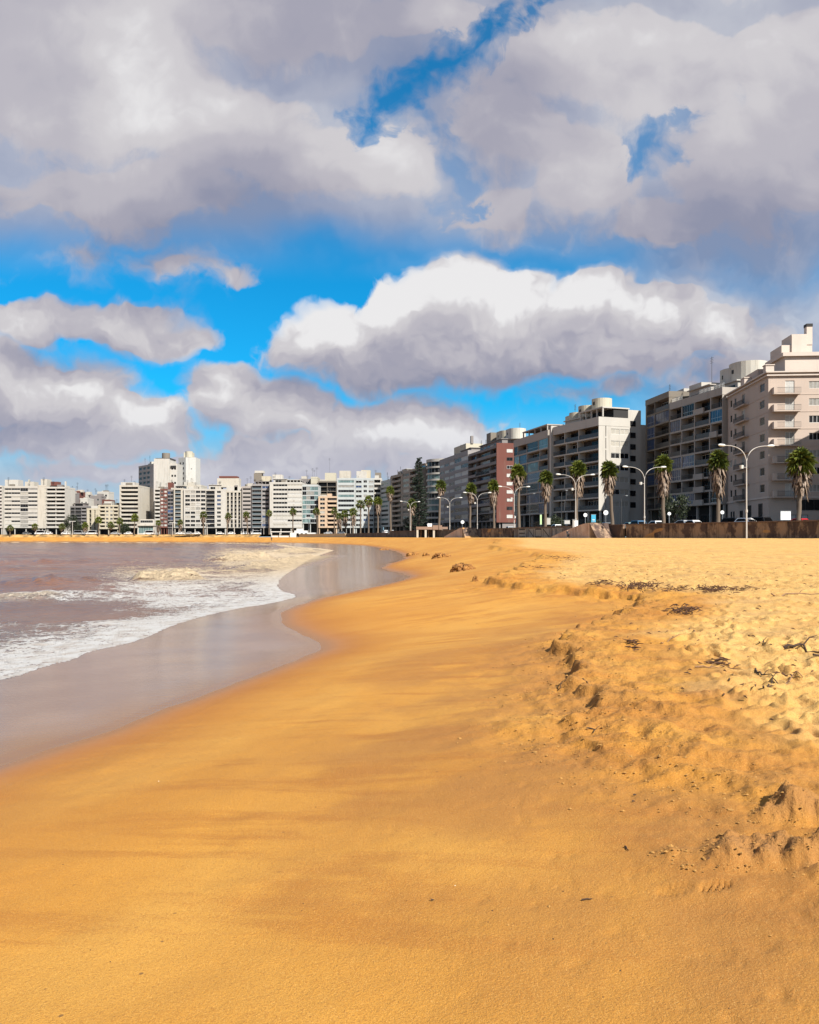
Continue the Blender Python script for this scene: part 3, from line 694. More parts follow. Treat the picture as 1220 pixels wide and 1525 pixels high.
# stone stairs coming down from the promenade, parallel to the wall
def stair(y_lo, y_hi, label, m, wdt=3.2, top=4.35, base=2.2):
    """y_lo is the depth of the foot, y_hi that of the head"""
    lo, hi = min(y_lo, y_hi), max(y_lo, y_hi); ln = sub_line(lo, hi)
    if y_lo > y_hi: ln = ln[::-1]
    n = len(ln); A = np.array(ln, float); sgn = -1 if y_lo > y_hi else 1
    S = np.concatenate([[0], np.cumsum(np.hypot(*(A[1:] - A[:-1]).T))]); S /= S[-1]
    def off(o): return offset_line(ln, o * sgn)
    root = empty('beach_stair', (A[0][0], A[0][1], base)); tag(root, label, 'stair'); rl = Vector(root.location)
    L = lambda x, y, z: (x - rl.x, y - rl.y, z - rl.z)
    mb = MB(); out, inn = off(-wdt), off(-.02)
    z = [base + (top - base) * min(1, t * 1.08) for t in S]
    for i in range(n - 1):
        k = 3
        for j in range(k):
            f0, f1 = j / k, (j + 1) / k; zz = z[i] + (z[i + 1] - z[i]) * f1
            a0, a1 = out[i] + (out[i + 1] - out[i]) * f0, out[i] + (out[i + 1] - out[i]) * f1; b0, b1 = inn[i] + (inn[i + 1] - inn[i]) * f0, inn[i] + (inn[i + 1] - inn[i]) * f1
            P4 = [a0, a1, b1, b0]; vs = [L(p[0], p[1], 1.2) for p in P4] + [L(p[0], p[1], zz) for p in P4]
            mb.add(vs, [(4, 5, 6, 7), (7, 6, 5, 4), (0, 1, 5, 4), (1, 2, 6, 5), (2, 3, 7, 6), (3, 0, 4, 7)])
    mb.build('steps', m, root)
    for nm, o0, o1, dz in (('parapet', -wdt - .35, -wdt - .01, .55),):
        mb = MB(); a, b = off(o0), off(o1); n = len(a)
        vs = [L(p[0], p[1], 1.2) for p in a] + [L(p[0], p[1], z[i] + dz) for i, p in enumerate(a)] + [L(p[0], p[1], 1.2) for p in b] + [L(p[0], p[1], z[i] + dz) for i, p in enumerate(b)]
        fs = []
        for i in range(n - 1): fs += [(i, i + 1, n + i + 1, n + i), (n + i, n + i + 1, 3 * n + i + 1, 3 * n + i), (2 * n + i, 3 * n + i, 3 * n + i + 1, 2 * n + i + 1)]
        fs += [(0, n, 3 * n, 2 * n), (n - 1, 3 * n - 1, 4 * n - 1, 2 * n - 1)]
        mb.add(vs, fs); mb.build(nm, WM_P2, root)
    # battered end wall at the head
    i = n - 1; d = A[i] - A[i - 1]; d /= np.hypot(*d); mb = MB(); a = out[i] + (out[i] - inn[i]) * .11; b = inn[i]
    e = 3.2
    vs = [L(a[0], a[1], 1.2), L(a[0] + d[0] * .01, a[1], top + .56), L(b[0], b[1], top + .56), L(b[0], b[1], 1.2), L(a[0] - d[0] * 0 + d[0] * e, a[1] + d[1] * e, 1.2), L(b[0] + d[0] * e, b[1] + d[1] * e, 1.2)]
    mb.add(vs, [(0, 1, 4), (3, 5, 2), (1, 2, 5, 4), (0, 4, 5, 3), (0, 3, 2, 1)]); mb.build('end_wall', WM_R, root)
    return root
stair(152, 137.5, 'pink stone stair rising from the sand beside the paired figures', WM_P)
stair(221, 203, 'distant pink stone stair between the beach shelter and the brown wall', WM_P)
# ---------------------------------------------------------------- apartment blocks
BASE = 4.0
wcache = {}
def window(w, h, nm, frame, pane, parent, loc, rz=0, sub=True, name='window', trans=0):
    """an own object per window: frame, mullions; its pane a sub-part on the nearer blocks"""
    key = (round(w, 1), round(h, 1), nm, frame.name, pane.name, sub, trans)
    if key not in wcache:
        w_, h_ = key[0], key[1]; mb = MB(); t = .07 if h_ > 1.2 else .055; gp = MB() if sub else mb; gi = 0 if sub else 1
        mb.box(0, w_, 0, .08, 0, t); mb.box(0, w_, 0, .08, h_ - t, h_); mb.box(0, t, 0, .08, t, h_ - t); mb.box(w_ - t, w_, 0, .08, t, h_ - t)
        for k in range(1, nm): x = w_ * k / nm; mb.box(x - .03, x + .03, .005, .075, t, h_ - t)
        if trans: mb.box(t, w_ - t, .012, .07, h_ * .33, h_ * .33 + .06)
        gp.box(t * .6, w_ - t * .6, .035, .06, t * .6, h_ - t * .6, gi)
        wcache[key] = (mb.mesh('window', [frame] if sub else [frame, pane]), gp.mesh('pane', [pane]) if sub else None)
    a, b = wcache[key]; o = link(name, a, None, parent); o.location = loc; o.rotation_euler = (0, 0, rz)
    if b is not None: link('pane', b, None, o)
    return o
rcache = {}
def railing(w, parent, loc, rz=0, style='bars', h=.95):
    key = (round(w, 1), style)
    if key not in rcache:
        mb = MB(); w_ = key[0]; m = RAIL_D
        if style == 'bars':
            mb.box(0, w_, 0, .05, h - .05, h); mb.box(0, w_, 0, .04, .06, .10); n = max(2, int(w_ / .16))
            for k in range(n + 1): x = (w_ - .025) * k / n; mb.box(x, x + .025, .01, .035, .10, h - .05)
        elif style == 'panel': mb.box(0, w_, 0, .04, .05, h); m = RAIL_D
        elif style == 'white':
            m = FR_W; mb.box(0, w_, 0, .06, h - .06, h); mb.box(0, w_, 0, .05, h * .5, h * .5 + .04); n = max(2, int(w_ / .5))
            for k in range(n + 1): x = (w_ - .05) * k / n; mb.box(x, x + .05, .0, .045, 0, h - .06)
        else: mb.box(0, w_, 0, .03, .05, h); mb.box(0, w_, -.01, .05, h, h + .05); m = RAIL_G
        rcache[key] = mb.mesh('railing', m)
    o = link('railing', rcache[key], None, parent); o.location = loc; o.rotation_euler = (0, 0, rz); return o

class Frame:                                               # a facade's own axes inside the building's frame
    def __init__(s, ox, oy, a): s.ox, s.oy, s.a = ox, oy, a; s.c, s.s = math.cos(a), math.sin(a)
    def p(s, x, y, z): return (s.ox + x * s.c - y * s.s, s.oy + x * s.s + y * s.c, z)
    def box(s, mb, x0, x1, y0, y1, z0, z1, mi=0):
        if x1 - x0 < .01 or y1 - y0 < .001 or z1 - z0 < .01: return
        v = [s.p(*q) for q in ((x0,y0,z0),(x1,y0,z0),(x1,y1,z0),(x0,y1,z0),(x0,y0,z1),(x1,y0,z1),(x1,y1,z1),(x0,y1,z1))]
        mb.add(v, [(0,3,2,1),(4,5,6,7),(0,1,5,4),(1,2,6,5),(2,3,7,6),(3,0,4,7)], mi)
TH = 2.0
LOGB = plaster('loggia_back_shade', (.075, .062, .055), .3)  # back walls coloured dark, recess shade of the loggias put into the colour
def facade(fr, Wd, z0, fh, n, cols, mb, root, opt, rnd, near, mb2):
    """cells: L loggia, P loggia with white parapet box, G glazed loggia, W window, D pair of narrow windows, R ribbon, Y balcony standing out, S solid, K glass curtain, B deep white band balcony"""
    tot = sum(c[1] for c in cols); fr_m = opt.get('frame', FR_W); slab = opt.get('slab', .24); rail = opt.get('rail', 'bars')
    for f in range(n):
        zb = z0 + f * fh; zt = zb + fh; x = 0.0; cs = list(cols)
        if opt.get('stagger') and f % 2: 
            cs = [(c[0], c[1] + (opt['stagger'] if k % 2 == 0 else -opt['stagger'])) for k, c in enumerate(cs)]
        tt = sum(c[1] for c in cs)
        for ci, (ty, wt_) in enumerate(cs):
            w = Wd * wt_ / tt; x0, x1 = x, x + w; x = x1
            t = ty if isinstance(ty, str) else ty
            if len(t) > 1: t = t[f % len(t)] if opt.get('pat') else rnd.choice(t)
            bx = lambda *a: fr.box(mb, *a)
            pane = rnd.choice(opt.get('panes', [G_DARK, G_DARK, G_DARK, CURT])); 
            if t == 'S': bx(x0, x1, 0, TH, zb, zt)
            elif t in 'LPGB':
                rec = opt.get('rec', 1.7); fin = opt.get('fin', .2); pane = G_DARK if near and rnd.random() < .75 else pane
                bx(x0, x1, 0 if t != 'B' else -.25, TH, zb - .003 * (ci % 2), zb + slab)                       # floor slab with its fascia
                bx(x0, x0 + fin / 2, .004, rec, zb + slab, zt); bx(x1 - fin / 2, x1, .004, rec, zb + slab, zt)
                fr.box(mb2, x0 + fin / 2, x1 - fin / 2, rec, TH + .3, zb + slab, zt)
                wx0, wx1 = x0 + fin / 2, x1 - fin / 2; ww = wx1 - wx0
                if t == 'G':
                    window(ww - .02, fh - slab - .02, max(3, int(ww / .8)), FR_D if rnd.random() < .6 else FR_A, rnd.choice(opt.get('gpanes', [G_BLUE, G_BLUE, G_DARK])), root, fr.p(wx0 + .01, .10, zb + slab + .01), fr.a, near, trans=1)
                else:
                    fw = rnd.uniform(.6, .95) if near else .85
                    gx = wx0 + rnd.choice([0, 1]) * (ww * (1 - fw)) if near else wx0 + ww * .07
                    window(ww * fw - .1, min(2.15, fh - slab - .25), max(2, int(ww * fw / 1.1)), fr_m if rnd.random() < .5 else FR_D, pane, root, fr.p(gx + .05, rec - .082, zb + slab + .01), fr.a, near, name='balcony_door' if near else 'window')
                    if t == 'L': railing(ww - .02, root, fr.p(wx0 + .01, .08, zb + slab), fr.a, rail if not near or rnd.random() < .45 else 'panel')
                    elif t == 'P':
                        pw = ww * .62; side = wx0 if rnd.random() < .5 else wx1 - pw
                        bx(side - .1, side + pw + .1, -.35, -.004, zb - .05, zb + 1.12); railing(ww - pw - .1, root, fr.p(wx0 + pw if side == wx0 else wx0, .08, zb + slab), fr.a, rail)
                    else:
                        bx(x0 + .02, x1 - .02, -.25, -.09, zb + slab, zb + 1.0)
            elif t in 'WDRUK':
                sill = {'W': .95, 'D': .95, 'R': 1.0, 'U': .9, 'K': .35}[t]; wh = {'W': 1.35, 'D': 1.35, 'R': fh - 1.0 - .25, 'U': 1.2, 'K': fh - .5}[t]
                if t == 'W' and 'wh' in opt: wh = opt['wh']
                fr_w = {'W': opt.get('ww', .56), 'D': .5, 'R': .985, 'U': .86, 'K': .985}[t]; sd = .16
                wins = [(x0 + w * (1 - fr_w) / 2, x1 - w * (1 - fr_w) / 2)]
                if t == 'D': wins = [(x0 + w * .14, x0 + w * .38), (x0 + w * .62, x0 + w * .86)]
                sd = .16
                bx(x0, x1, sd, TH, zb, zt); bx(x0, x1, 0, sd, zb, zb + sill); bx(x0, x1, 0, sd, zb + sill + wh, zt)
                e = x0
                for a, b in wins:
                    bx(e, a, 0, sd, zb + sill, zb + sill + wh); e = b
                    window(b - a, wh, max(opt.get('mul', 2), int((b - a) / 1.3)) if t != 'D' else 1, fr_m, pane, root, fr.p(a, sd - .085, zb + sill), fr.a, near)
                bx(e, x1, 0, sd, zb + sill, zb + sill + wh)
                if t == 'U' or opt.get('sills'): bx(wins[0][0] - .1, wins[-1][1] + .1, -.08, -.003, zb + sill - .12, zb + sill)
            elif t == 'Y':
                sd = .16; dw = min(1.7, w * .5); a = (x0 + x1) / 2 - dw / 2; bx(x0, x1, sd, TH, zb, zt); bx(x0, a, 0, sd, zb, zt); bx(a + dw, x1, 0, sd, zb, zt); bx(a, a + dw, 0, sd, zb + 2.3, zt)
                window(dw, 2.28, 2, fr_m, pane, root, fr.p(a, sd - .085, zb + .01), fr.a, near, name='balcony_door' if near else 'window')
                out = opt.get('yout', 1.1); sb = MB(); g2 = Frame(0, 0, 0); ex = opt.get('yext', 0)
                g2.box(sb, .1 - ex, w - .1, -out, -.004, -.12, .06)
                if opt.get('ysolid'): g2.box(sb, .1, w - .1, -out, -out + .1, .062, .95)
                if opt.get('ybox'): g2.box(sb, .1 - ex, .62 - ex, -out - .02, -.06, .062, 1.05)
                o = sb.build('balcony', opt['mats'][0], root, fr.p(x0, 0, zb), fr.a)
                if not opt.get('ysolid'): railing(w - .24 + ex, o, (.12 - ex, -out + .02, .06), 0, rail)
            if opt.get('band') and t not in 'LPGBY': bx(x0, x1, -.05, -.003, zb - .08, zb + .08)
def block(label, A, Bp, zt, n, cols, mats, dep=16, gh=4.5, par=1.0, right=None, left=None, opt=None, roof=(), seed=1, near=False, group='apartment blocks along the seafront', ground='dark', name='apartment_block', back=True, cat='apartment block'):
    """A, Bp: the ends of the street front on plan (left, right as seen from the street); zt roof height above the datum"""
    opt = dict(opt or {}); opt['mats'] = mats; rnd = random.Random(seed)
    A, Bp = Vector(A), Vector(Bp); d = Bp - A; Wd = d.length; a = math.atan2(d.y, d.x)
    root = empty(name, (A.x, A.y, BASE), a); tag(root, label, cat, group)
    H = zt - BASE; z0 = gh; fh = (H - par - gh) / n; mb = MB(); F0 = Frame(0, 0, 0)
    xr = Wd - (TH if right else 0); xl = TH if left else 0
    mb.box(xl, xr, TH, dep, gh, H - par)
    mb2 = MB(); facade(F0, Wd, z0, fh, n, cols, mb, root, opt, rnd, near, mb2)
    if right: o2 = dict(opt); o2.update(right[1] if len(right) > 1 else {}); facade(Frame(Wd, TH, math.pi / 2), dep - TH, z0, fh, n, right[0], mb, root, o2, rnd, near, mb2)
    if left: o2 = dict(opt); o2.update(left[1] if len(left) > 1 else {}); facade(Frame(0, dep, -math.pi / 2), dep - TH, z0, fh, n, left[0], mb, root, o2, rnd, near, mb2)
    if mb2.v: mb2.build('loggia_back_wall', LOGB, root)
    # parapet ring and roof slab
    pz = H - par
    mb.box(-.05, Wd + .05, -.06, .2, pz, H); mb.box(-.05, Wd + .05, dep - .2, dep + .03, pz, H); mb.box(-.05, .2, .2, dep - .2, pz, H); mb.box(Wd - .2, Wd + .05, .2, dep - .2, pz, H)
    mb.build('wall', mats, root)
    rb = MB(); rb.box(.2, Wd - .2, .2, dep - .2, pz + .003, pz + .15); ro = rb.build('roof', ROOFM, root)
    # ground floor
    g = MB()
    if ground == 'dark':
        g.box(.6, Wd - .6, 3.2, dep - .4, -.3, gh - .003, 1); k = max(2, int(Wd / 5))
        for i in range(k + 1): x = .3 + (Wd - .9) * i / k; g.box(x, x + .4, .5, .9, -.3, gh - .003, 0)
        g.box(.003, .3, 1.5, dep - .3, -.3, gh - .003, 0); g.box(Wd - .3, Wd - .003, 1.5, dep - .3, -.3, gh - .003, 0)
    else:
        g.box(0, Wd, 0, dep, -.3, gh - .003, 0)
    g.build('ground_floor', [mats[0] if ground != 'piers' else mats[0], BLACKISH], root)
    if ground == 'dark':
        m = max(1, int(Wd / 6))
        for i in range(m):
            x = 1 + (Wd - 2) * i / m; window((Wd - 2) / m * .75, gh * .6, 3, FR_D, G_DARK, root, (x, 3.1, .15), 0, False, 'shop_window')
    if not near and n > 5:
        ra = random.Random(seed + 1)
        for k_ in range(ra.choice([1, 2, 3])):
            x = ra.uniform(.1, .85) * Wd; z1 = pz + ra.uniform(3, 6.5); t = MB(); t.box(x, x + .09, 2.5, 2.59, pz + .16, z1)
            for i in range(3): t.box(x - .7, x + .8, 2.51, 2.57, z1 - .3 - i * .4, z1 - .24 - i * .4)
            t.build('aerial', FR_D, ro)
        if ra.random() < .8:
            x = ra.uniform(.05, .6) * Wd; t = MB(); t.box(x, x + ra.uniform(2, 4), 1.8, 5, pz + .156, pz + ra.uniform(1.6, 2.6)); t.build('stair_head', ra.choice([WARM, GREY, BROWNC, WHITE]), ro)
    # roof furniture: (kind, x0, x1, y0, y1, z0, z1, mat) with x as fraction of the front, y metres from it
    for it in roof:
        k, x0, x1, y0, y1, q0, q1, m = it; x0 *= Wd; x1 *= Wd; t = MB()
        q0 += pz + .153 if k != 'tank_up' else pz; q1 += pz
        if k in ('tank', 'tank_up'):
            r = min((x1 - x0), (y1 - y0)) / 2; cy = (y0 + y1) / 2; pts = []
            for i in range(13): th = math.pi / 2 + math.pi * i / 12; pts.append((x0 + r + r * math.cos(th), cy + r * math.sin(th)))
            for i in range(13): th = -math.pi / 2 + math.pi * i / 12; pts.append((x1 - r + r * math.cos(th), cy + r * math.sin(th)))
            t.prism(pts, q0, q1, 0, False); o = t.build('water_tank', m, ro); t = MB(); t.prism([(p[0] * 1.0, p[1]) for p in pts], q1 + .002, q1 + .1, 0); 
            h = MB(); h.box(x0 + (x1 - x0) * .45, x0 + (x1 - x0) * .45 + .7, cy - r - .04, cy - r + .1, q0 + (q1 - q0) * .45, q0 + (q1 - q0) * .45 + .8); h.build('hatch', BLACKISH, root)
        elif k == 'pent':
            t.box(x0, x1, y0, y1, q0, q1); t.box(x0 - .35, x1 + .35, y0 - .45, y1 + .1, q1 + .003, q1 + .22); t.build('penthouse', m, ro)
            w = x1 - x0; c = max(1, int(w / 4))
            for i in range(c): window(w / c * .72, min(1.9, (q1 - q0) * .75), 3, fr_pick(rnd), rnd.choice([G_DARK, G_DARK, G_BLUE]), root, (x0 + w * (i + .14) / c, y0 - .085, q0 + .25), 0, False)
        elif k == 'canopy':
            t.box(x0, x1, y0, y1, q1 - .3, q1)
            for i in range(5): x = x0 + .1 + (x1 - x0 - .5) * i / 4; t.box(x, x + .3, y0 + .1, y0 + .4, q0, q1 - .303)
            t.box(x0 + .3, x1 - .3, y0 + 3.2, y1 - .2, q0, q1 - .303, 1); t.build('roof_terrace', [m, BLACKISH], ro)
        elif k == 'aer':
            t.box(x0, x0 + .07, y0, y0 + .07, q0, q1)
            for i in range(4): t.box(x0 - .6, x0 + .67, y0 + .01, y0 + .06, q1 - .3 - i * .35, q1 - .26 - i * .35)
            t.build('aerial', FR_D, ro)
        elif k == 'rail': railing(x1 - x0, root, (x0, y0, q0), 0, 'white')
        else: t.box(x0, x1, y0, y1, q0, q1); t.build({'box': 'stair_head', 'chim': 'chimney'}.get(k, k), m, ro)
    return root
def fr_pick(r): return r.choice([FR_D, FR_A, FR_W])
def pl(name, r, g, b, dirt=.35): return plaster(name, (r, g, b), dirt)
WHITE = pl('render_white', .62, .585, .53, .45); WARM = pl('render_warm_white', .61, .56, .48, .5); CREAM = pl('render_cream', .62, .55, .42, .35); GREY = pl('render_grey', .28, .25, .24, .35); LILAC = pl('render_lilac_grey', .38, .355, .35, .3)
PINK = plaster('render_pink', (.62, .50, .42), .12, dark=(.30, .2, .18)); PINKT = plaster('render_pink_trim', (.74, .63, .55), .15); BEIGE = pl('render_beige', .42, .35, .29, .35); PEACH = pl('render_peach', .68, .49, .34, .2); BROWNC = pl('concrete_brown', .25, .215, .175, .45); CONC = pl('concrete_light', .48, .435, .39, .35)
DGREY = pl('render_dark_grey', .24, .225, .225, .3); TEALW = pl('render_pale_blue', .56, .585, .58, .3); OFFW = pl('render_offwhite', .60, .565, .51, .28)
BRONZE = flat('glazed_band_bronze', (.10, .085, .075), .4)

# right hand row, nearest first
block('pink corner apartment block with stepped cornice and a tall chimney', (62.0, 163.5), (60.3, 141), 30.2, 7, [('S', .4), ('D', 2.8), ('Y', 3.4), ('S', .8), ('S', 1.6), ('W', 2.2), ('S', .5)], [PINK], dep=24, gh=5.3, par=.75, near=True, seed=4, ground='solid',
      right=([('Y', 3.0), ('S', 1.3), ('W', 3.2), ('S', 1.6), ('Y', 4), ('S', .9), ('W', 3.4), ('S', .6), ('W', 3.4), ('S', .6)], dict(ww=.8, wh=1.2, mul=4, yout=1.15, yext=1.6, ybox=True, band=True, panes=[G_DARK, CURT, SHUTW, CURT])),
      opt=dict(ww=.58, mul=1, band=True, rail='bars', yout=.9, panes=[G_DARK, G_DARK, CURT]),
      roof=[('penthouse', .12, .55, 1.6, 12, 0, 3.4, PINK), ('penthouse', .62, .965, 3.0, 22, 0, 3.6, PINKT)])
def pink_extras():
    root = [o for o in COL.objects if o.name.startswith('apartment_block')][0]; Wd = math.hypot(1.7, 22.5); H = 30.2 - 4
    mb = MB()                                              # cornices
    for z, o in ((H - .55, .35), (H - .02, .5)):
        mb.box(-.3, Wd + o, -o, -.065, z, z + .22); mb.box(Wd + .055, Wd + o, -.062, 24, z, z + .22)
    mb.box(-.1, Wd + .15, -.16, -.003, 5.15, 5.45); mb.box(Wd + .003, Wd + .16, 0, 24, 5.15, 5.45); mb.build('cornice', PINKT, root)
    mb = MB(); mb.box(Wd * .60, Wd - .3, 2.5, 22.4, H + 2.87, H + 3.5); mb.build('upper_cornice', PINKT, root)
    for x in (Wd * .45, Wd - 1.2):
        mb = MB(); mb.box(x, x + 1.3, -.45, .9, H + .2, H + 1.25); mb.box(x - .12, x + 1.42, -.55, 1.0, H + 1.253, H + 1.42); mb.build('parapet_pier', PINKT, root)
    mb = MB(); mb.box(Wd - 9, Wd - 3.5, 3.4, 8.5, H + 3.0, H + 5.4); mb.box(Wd - 8.0, Wd - 3.3, 5.0, 7.5, H + 5.403, H + 7.2); mb.box(Wd - 3.497, Wd - 3.2, 5.0, 7.5, H + 3.0, H + 7.0); mb.build('lift_tower', PINKT, root)
    mb = MB(); mb.box(Wd - 4.6, Wd - 3.4, 7.55, 8.5, H + 5.403, H + 8.5, 0); mb.box(Wd - 4.65, Wd - 3.35, 7.5, 8.55, H + 8.503, H + 9.0, 1); mb.build('chimney', [PINKT, BLACKISH], root)
    # windows and doors of the street level
    for x, w, h, z in ((2.1, .7, 1.7, 1.8), (3.6, .7, 1.7, 1.8), (7.6, 1.6, 1.9, 1.6), (12.0, 1.9, 2.6, 1.7), (17.8, 1.9, 2.8, 1.6)):
        window(w, h, 2, FR_D, G_DARK, root, (x, -.08, z), 0, True)
    for y, w, h, z, p in ((4.6, 4.2, 1.8, 3.1, G_DARK), (3.4, 3.0, 2.0, .35, SHUTW), (11.5, 6.4, 3.6, .35, G_DARK)):
        window(w, h, 3, FR_D, p, root, (Wd + .08, y, z), math.pi / 2, True)
pink_extras()
block('white loggia apartment block with boxed parapets next to the pink one', (56.9, 183.5), (61.0, 163.6), 31.9, 8, [('LG', 2.6), ('LLG', 3.1), ('PL', 3.2), ('LGP', 2.6)], [CONC], dep=16, gh=5.1, par=1.5, near=True, seed=11,
      opt=dict(stagger=.25, slab=.34, fin=.3, rail='bars', rec=1.7, panes=[G_DARK, G_DARK, CURT], gpanes=[G_BLUE, G_BLUE, G_DARK]),
      roof=[('pent', .22, .62, 2.2, 12, 0, 3.3, CONC), ('box', .10, .34, 3.5, 10, 0, 5.0, OFFW), ('rail', .0, .2, .6, 0, 1.4, 0, None), ('rail', .55, .98, .6, 0, 1.4, 0, None), ('box', .62, .75, 5, 10, 3.0, 6.4, WHITE), ('pent', .66, .98, 3.6, 13, 0, 2.9, WHITE), ('tank', .60, .98, 5, 12, 3.1, 7.2, TANKW), ('tank', .3, .62, 7, 13, 3.4, 7.3, TANKW), ('aer', .33, .33, 6, 6, 3, 10.5, None)])
block('brown concrete apartment block with blue glazed upper balconies', (55.3, 196.5), (56.8, 183.7), 34.6, 9, [('S', .25), ('LLG', 2.0), ('LLG', 3.4)], [BROWNC], dep=15, gh=4.8, par=1.3, near=True, seed=13,
      opt=dict(slab=.3, fin=.25, rail='bars', gpanes=[G_BLUE]), roof=[('box', .5, .9, 4, 9, 0, 2.2, OFFW), ('aer', .5, .5, 3, 3, 0, 4, None)])
block('off white block with a plain sunlit end wall and long dark loggias', (36.1, 211), (43.3, 192), 30.2, 7, [('L', 2.6), ('L', 3.0), ('L', 4.0)], [OFFW, BLACKISH], dep=8.4, gh=4.7, par=2.0, near=True, seed=17,
      opt=dict(stagger=.5, slab=.32, fin=.22, rail='bars', rec=1.8, panes=[G_DARK, G_DARK, G_DARK, CURT]), right=([('S', 1.1), ('W', 2.3), ('W', 2.3), ('S', .1)], dict(ww=.92, wh=1.25, mul=2, panes=[SHUT, SHUT, SHUT, G_DARK], stagger=None)),
      roof=[('canopy', .52, 1.0, 1.0, 8.4, 1.95, 4.4, OFFW), ('pent', .1, .5, 2.4, 8, 0, 3.2, WHITE), ('tank', .52, .76, 3.4, 8, 4.4, 7.4, TANK), ('tank', .24, .48, 3.2, 8, 3.3, 6.5, TANK), ('tank', .0, .2, 3.6, 8, 0, 5.6, TANK)])
def c_extras():
    root = [o for o in COL.objects if o.name.startswith('apartment_block')][-1]; Wd = math.hypot(7.2, 19); H = 26.2
    mb = MB(); mb.box(Wd - 12, Wd - 1.2, 8.44, 12.4, 0, H + 2.2); mb.box(Wd - 16, Wd - 2, 12.41, 18, 0, H - 1); mb.build('stair_tower', OFFW, root)
    for f in range(8):
        z = 5.5 + f * 2.72
        window(1.5, 1.3, 3, FR_D, G_DARK, root, (Wd - 1.13, 9.4, z), math.pi / 2, True, 'block_window', trans=1)
    mb = MB(); mb.box(-.9, -.1, -.5, 8, 2, H + .4); mb.build('party_fin', OFFW, root)
c_extras()
block('grey white block with long horizontal loggias left of a white fin', (29.6, 238), (35.3, 214), 30.0, 7, [('G', .9), ('LG', 2.0), ('LGG', 2.4), ('LG', 1.9)], [CONC], dep=14, gh=4.6, par=2.0, near=True, seed=19,
      opt=dict(stagger=.3, slab=.36, fin=.22, rail='bars', gpanes=[G_BLUE, G_DARK, G_TEAL]), roof=[('canopy', .08, .8, 1.8, 12, 0, 4.2, CONC), ('tank', .62, .98, 8, 13, 0, 6.6, TANK), ('aer', .95, .95, 8, 8, 4, 9, None)])
block('apartment block with a tall red brick end wall and curved grey balconies', (22.5, 319.5), (30.1, 285), 34.1, 9, [('B', 3.5), ('LB', 6.0), ('B', 3.2)], [GREY, BLACKISH], dep=13, gh=4.1, par=.9, near=False, seed=23,
      opt=dict(slab=.3, fin=.2, rec=1.4, panes=[G_DARK, G_DARK, CURT, G_BLUE]), roof=[('pent', .18, .9, 2.6, 11, 0, 3.2, GREY), ('box', .28, .42, 4, 9, 3.2, 7.6, BROWNC), ('tank', .45, .72, 5, 11, 3.2, 7.2, TANK), ('tank', .74, .99, 5, 11, 3.0, 6.8, TANKW), ('aer', .98, .98, 8, 8, 4, 8.6, None)])
def e_extras():
    root = [o for o in COL.objects if o.name.startswith('apartment_block')][-1]; Wd = math.hypot(7.6, 34.5); H = 30.1; fh = (H - .9 - 4.1) / 9
    mb = MB(); mb.box(Wd + .06, Wd + .5, -.7, 13.2, 3.6, H + .5); mb.build('brick_end_wall', BRICK, root)
    for f in range(9): window(2.1, 1.05, 2, FR_W if f not in (1, 2, 7) else FR_D, [SHUTW, G_DARK, G_DARK, SHUTW, SHUTW, SHUTW, SHUTW, G_DARK, SHUTW][8 - f], root, (Wd + .59, 2.9, 4.1 + f * fh + 1.0), math.pi / 2, True)
    for f in range(9): window(1.7, 1.05, 2, FR_W, [SHUTW, G_DARK][f % 2], root, (Wd + .59, 5.6, 4.1 + f * fh + 1.0), math.pi / 2, True)
e_extras()
block('grey apartment block with bands of small windows and pale shutters', (13.0, 362), (22.3, 320), 35.8, 9, [('W', 1.6), ('W', 1.7), ('W', 1.7), ('R', 2.0), ('R', 2.0)], [LILAC], dep=14, gh=4.7, par=1.7, seed=29,
      opt=dict(ww=.86, wh=1.05, band=True, panes=[G_DARK, G_DARK, CURT, SHUTW]), roof=[('tank', .05, .30, 5, 12, 0, 6.6, TANK), ('box', .31, .62, 4, 11, 0, 6.2, TANK), ('pent', .62, .95, 2, 11, 0, 2.8, GREY), ('chim', .60, .63, 6, 7, 6, 9.2, GREY)])

# curved glass block
def curved():
    root = empty('apartment_block', (5.9, 388, BASE), 0); tag(root, 'round fronted dark glass apartment block with pale slab edges', 'apartment block', 'apartment blocks along the seafront')
    cx, cy, r = 11.0, -2.0, 9.2; n = 10; fh = 2.86; gh = 4.5
    def arc(rr, a0=150, a1=300, k=22): return [(cx + rr * math.cos(R(a0 + (a1 - a0) * i / k)), cy + rr * math.sin(R(a0 + (a1 - a0) * i / k))) for i in range(k + 1)]
    mb = MB(); 
    for f in range(n + 1): mb.prism(arc(r) + [(cx + 4, cy + 6)], gh + f * fh - .35, gh + f * fh + (.45 if f < n else .9))
    mb.box(cx - 6, cx + 3.5, 3, 12, 0, gh + n * fh + 1.2); mb.build('wall', OFFW, root)
    for f in range(n):
        g = MB(); g.prism(arc(r - .5) + [(cx + 3.6, cy + 5.5)], gh + f * fh + .453, gh + (f + 1) * fh - .353, 0, False, cap=False)
        for p in arc(r - .44, 150, 300, 11): g.box(p[0] - .05, p[0] + .05, p[1] - .05, p[1] + .05, gh + f * fh + .455, gh + (f + 1) * fh - .355, 1)
        g.build('window', [[G_DARK, G_DARK, G_TEAL, G_TEAL, G_DARK, G_TEAL, G_TEAL, G_TEAL, G_DARK, G_DARK][f], FR_A], root)
    mb = MB(); mb.prism(arc(r - 2.5) + [(cx + 3, cy + 4)], 0, gh - .36); mb.build('ground_floor', BLACKISH, root)
curved()
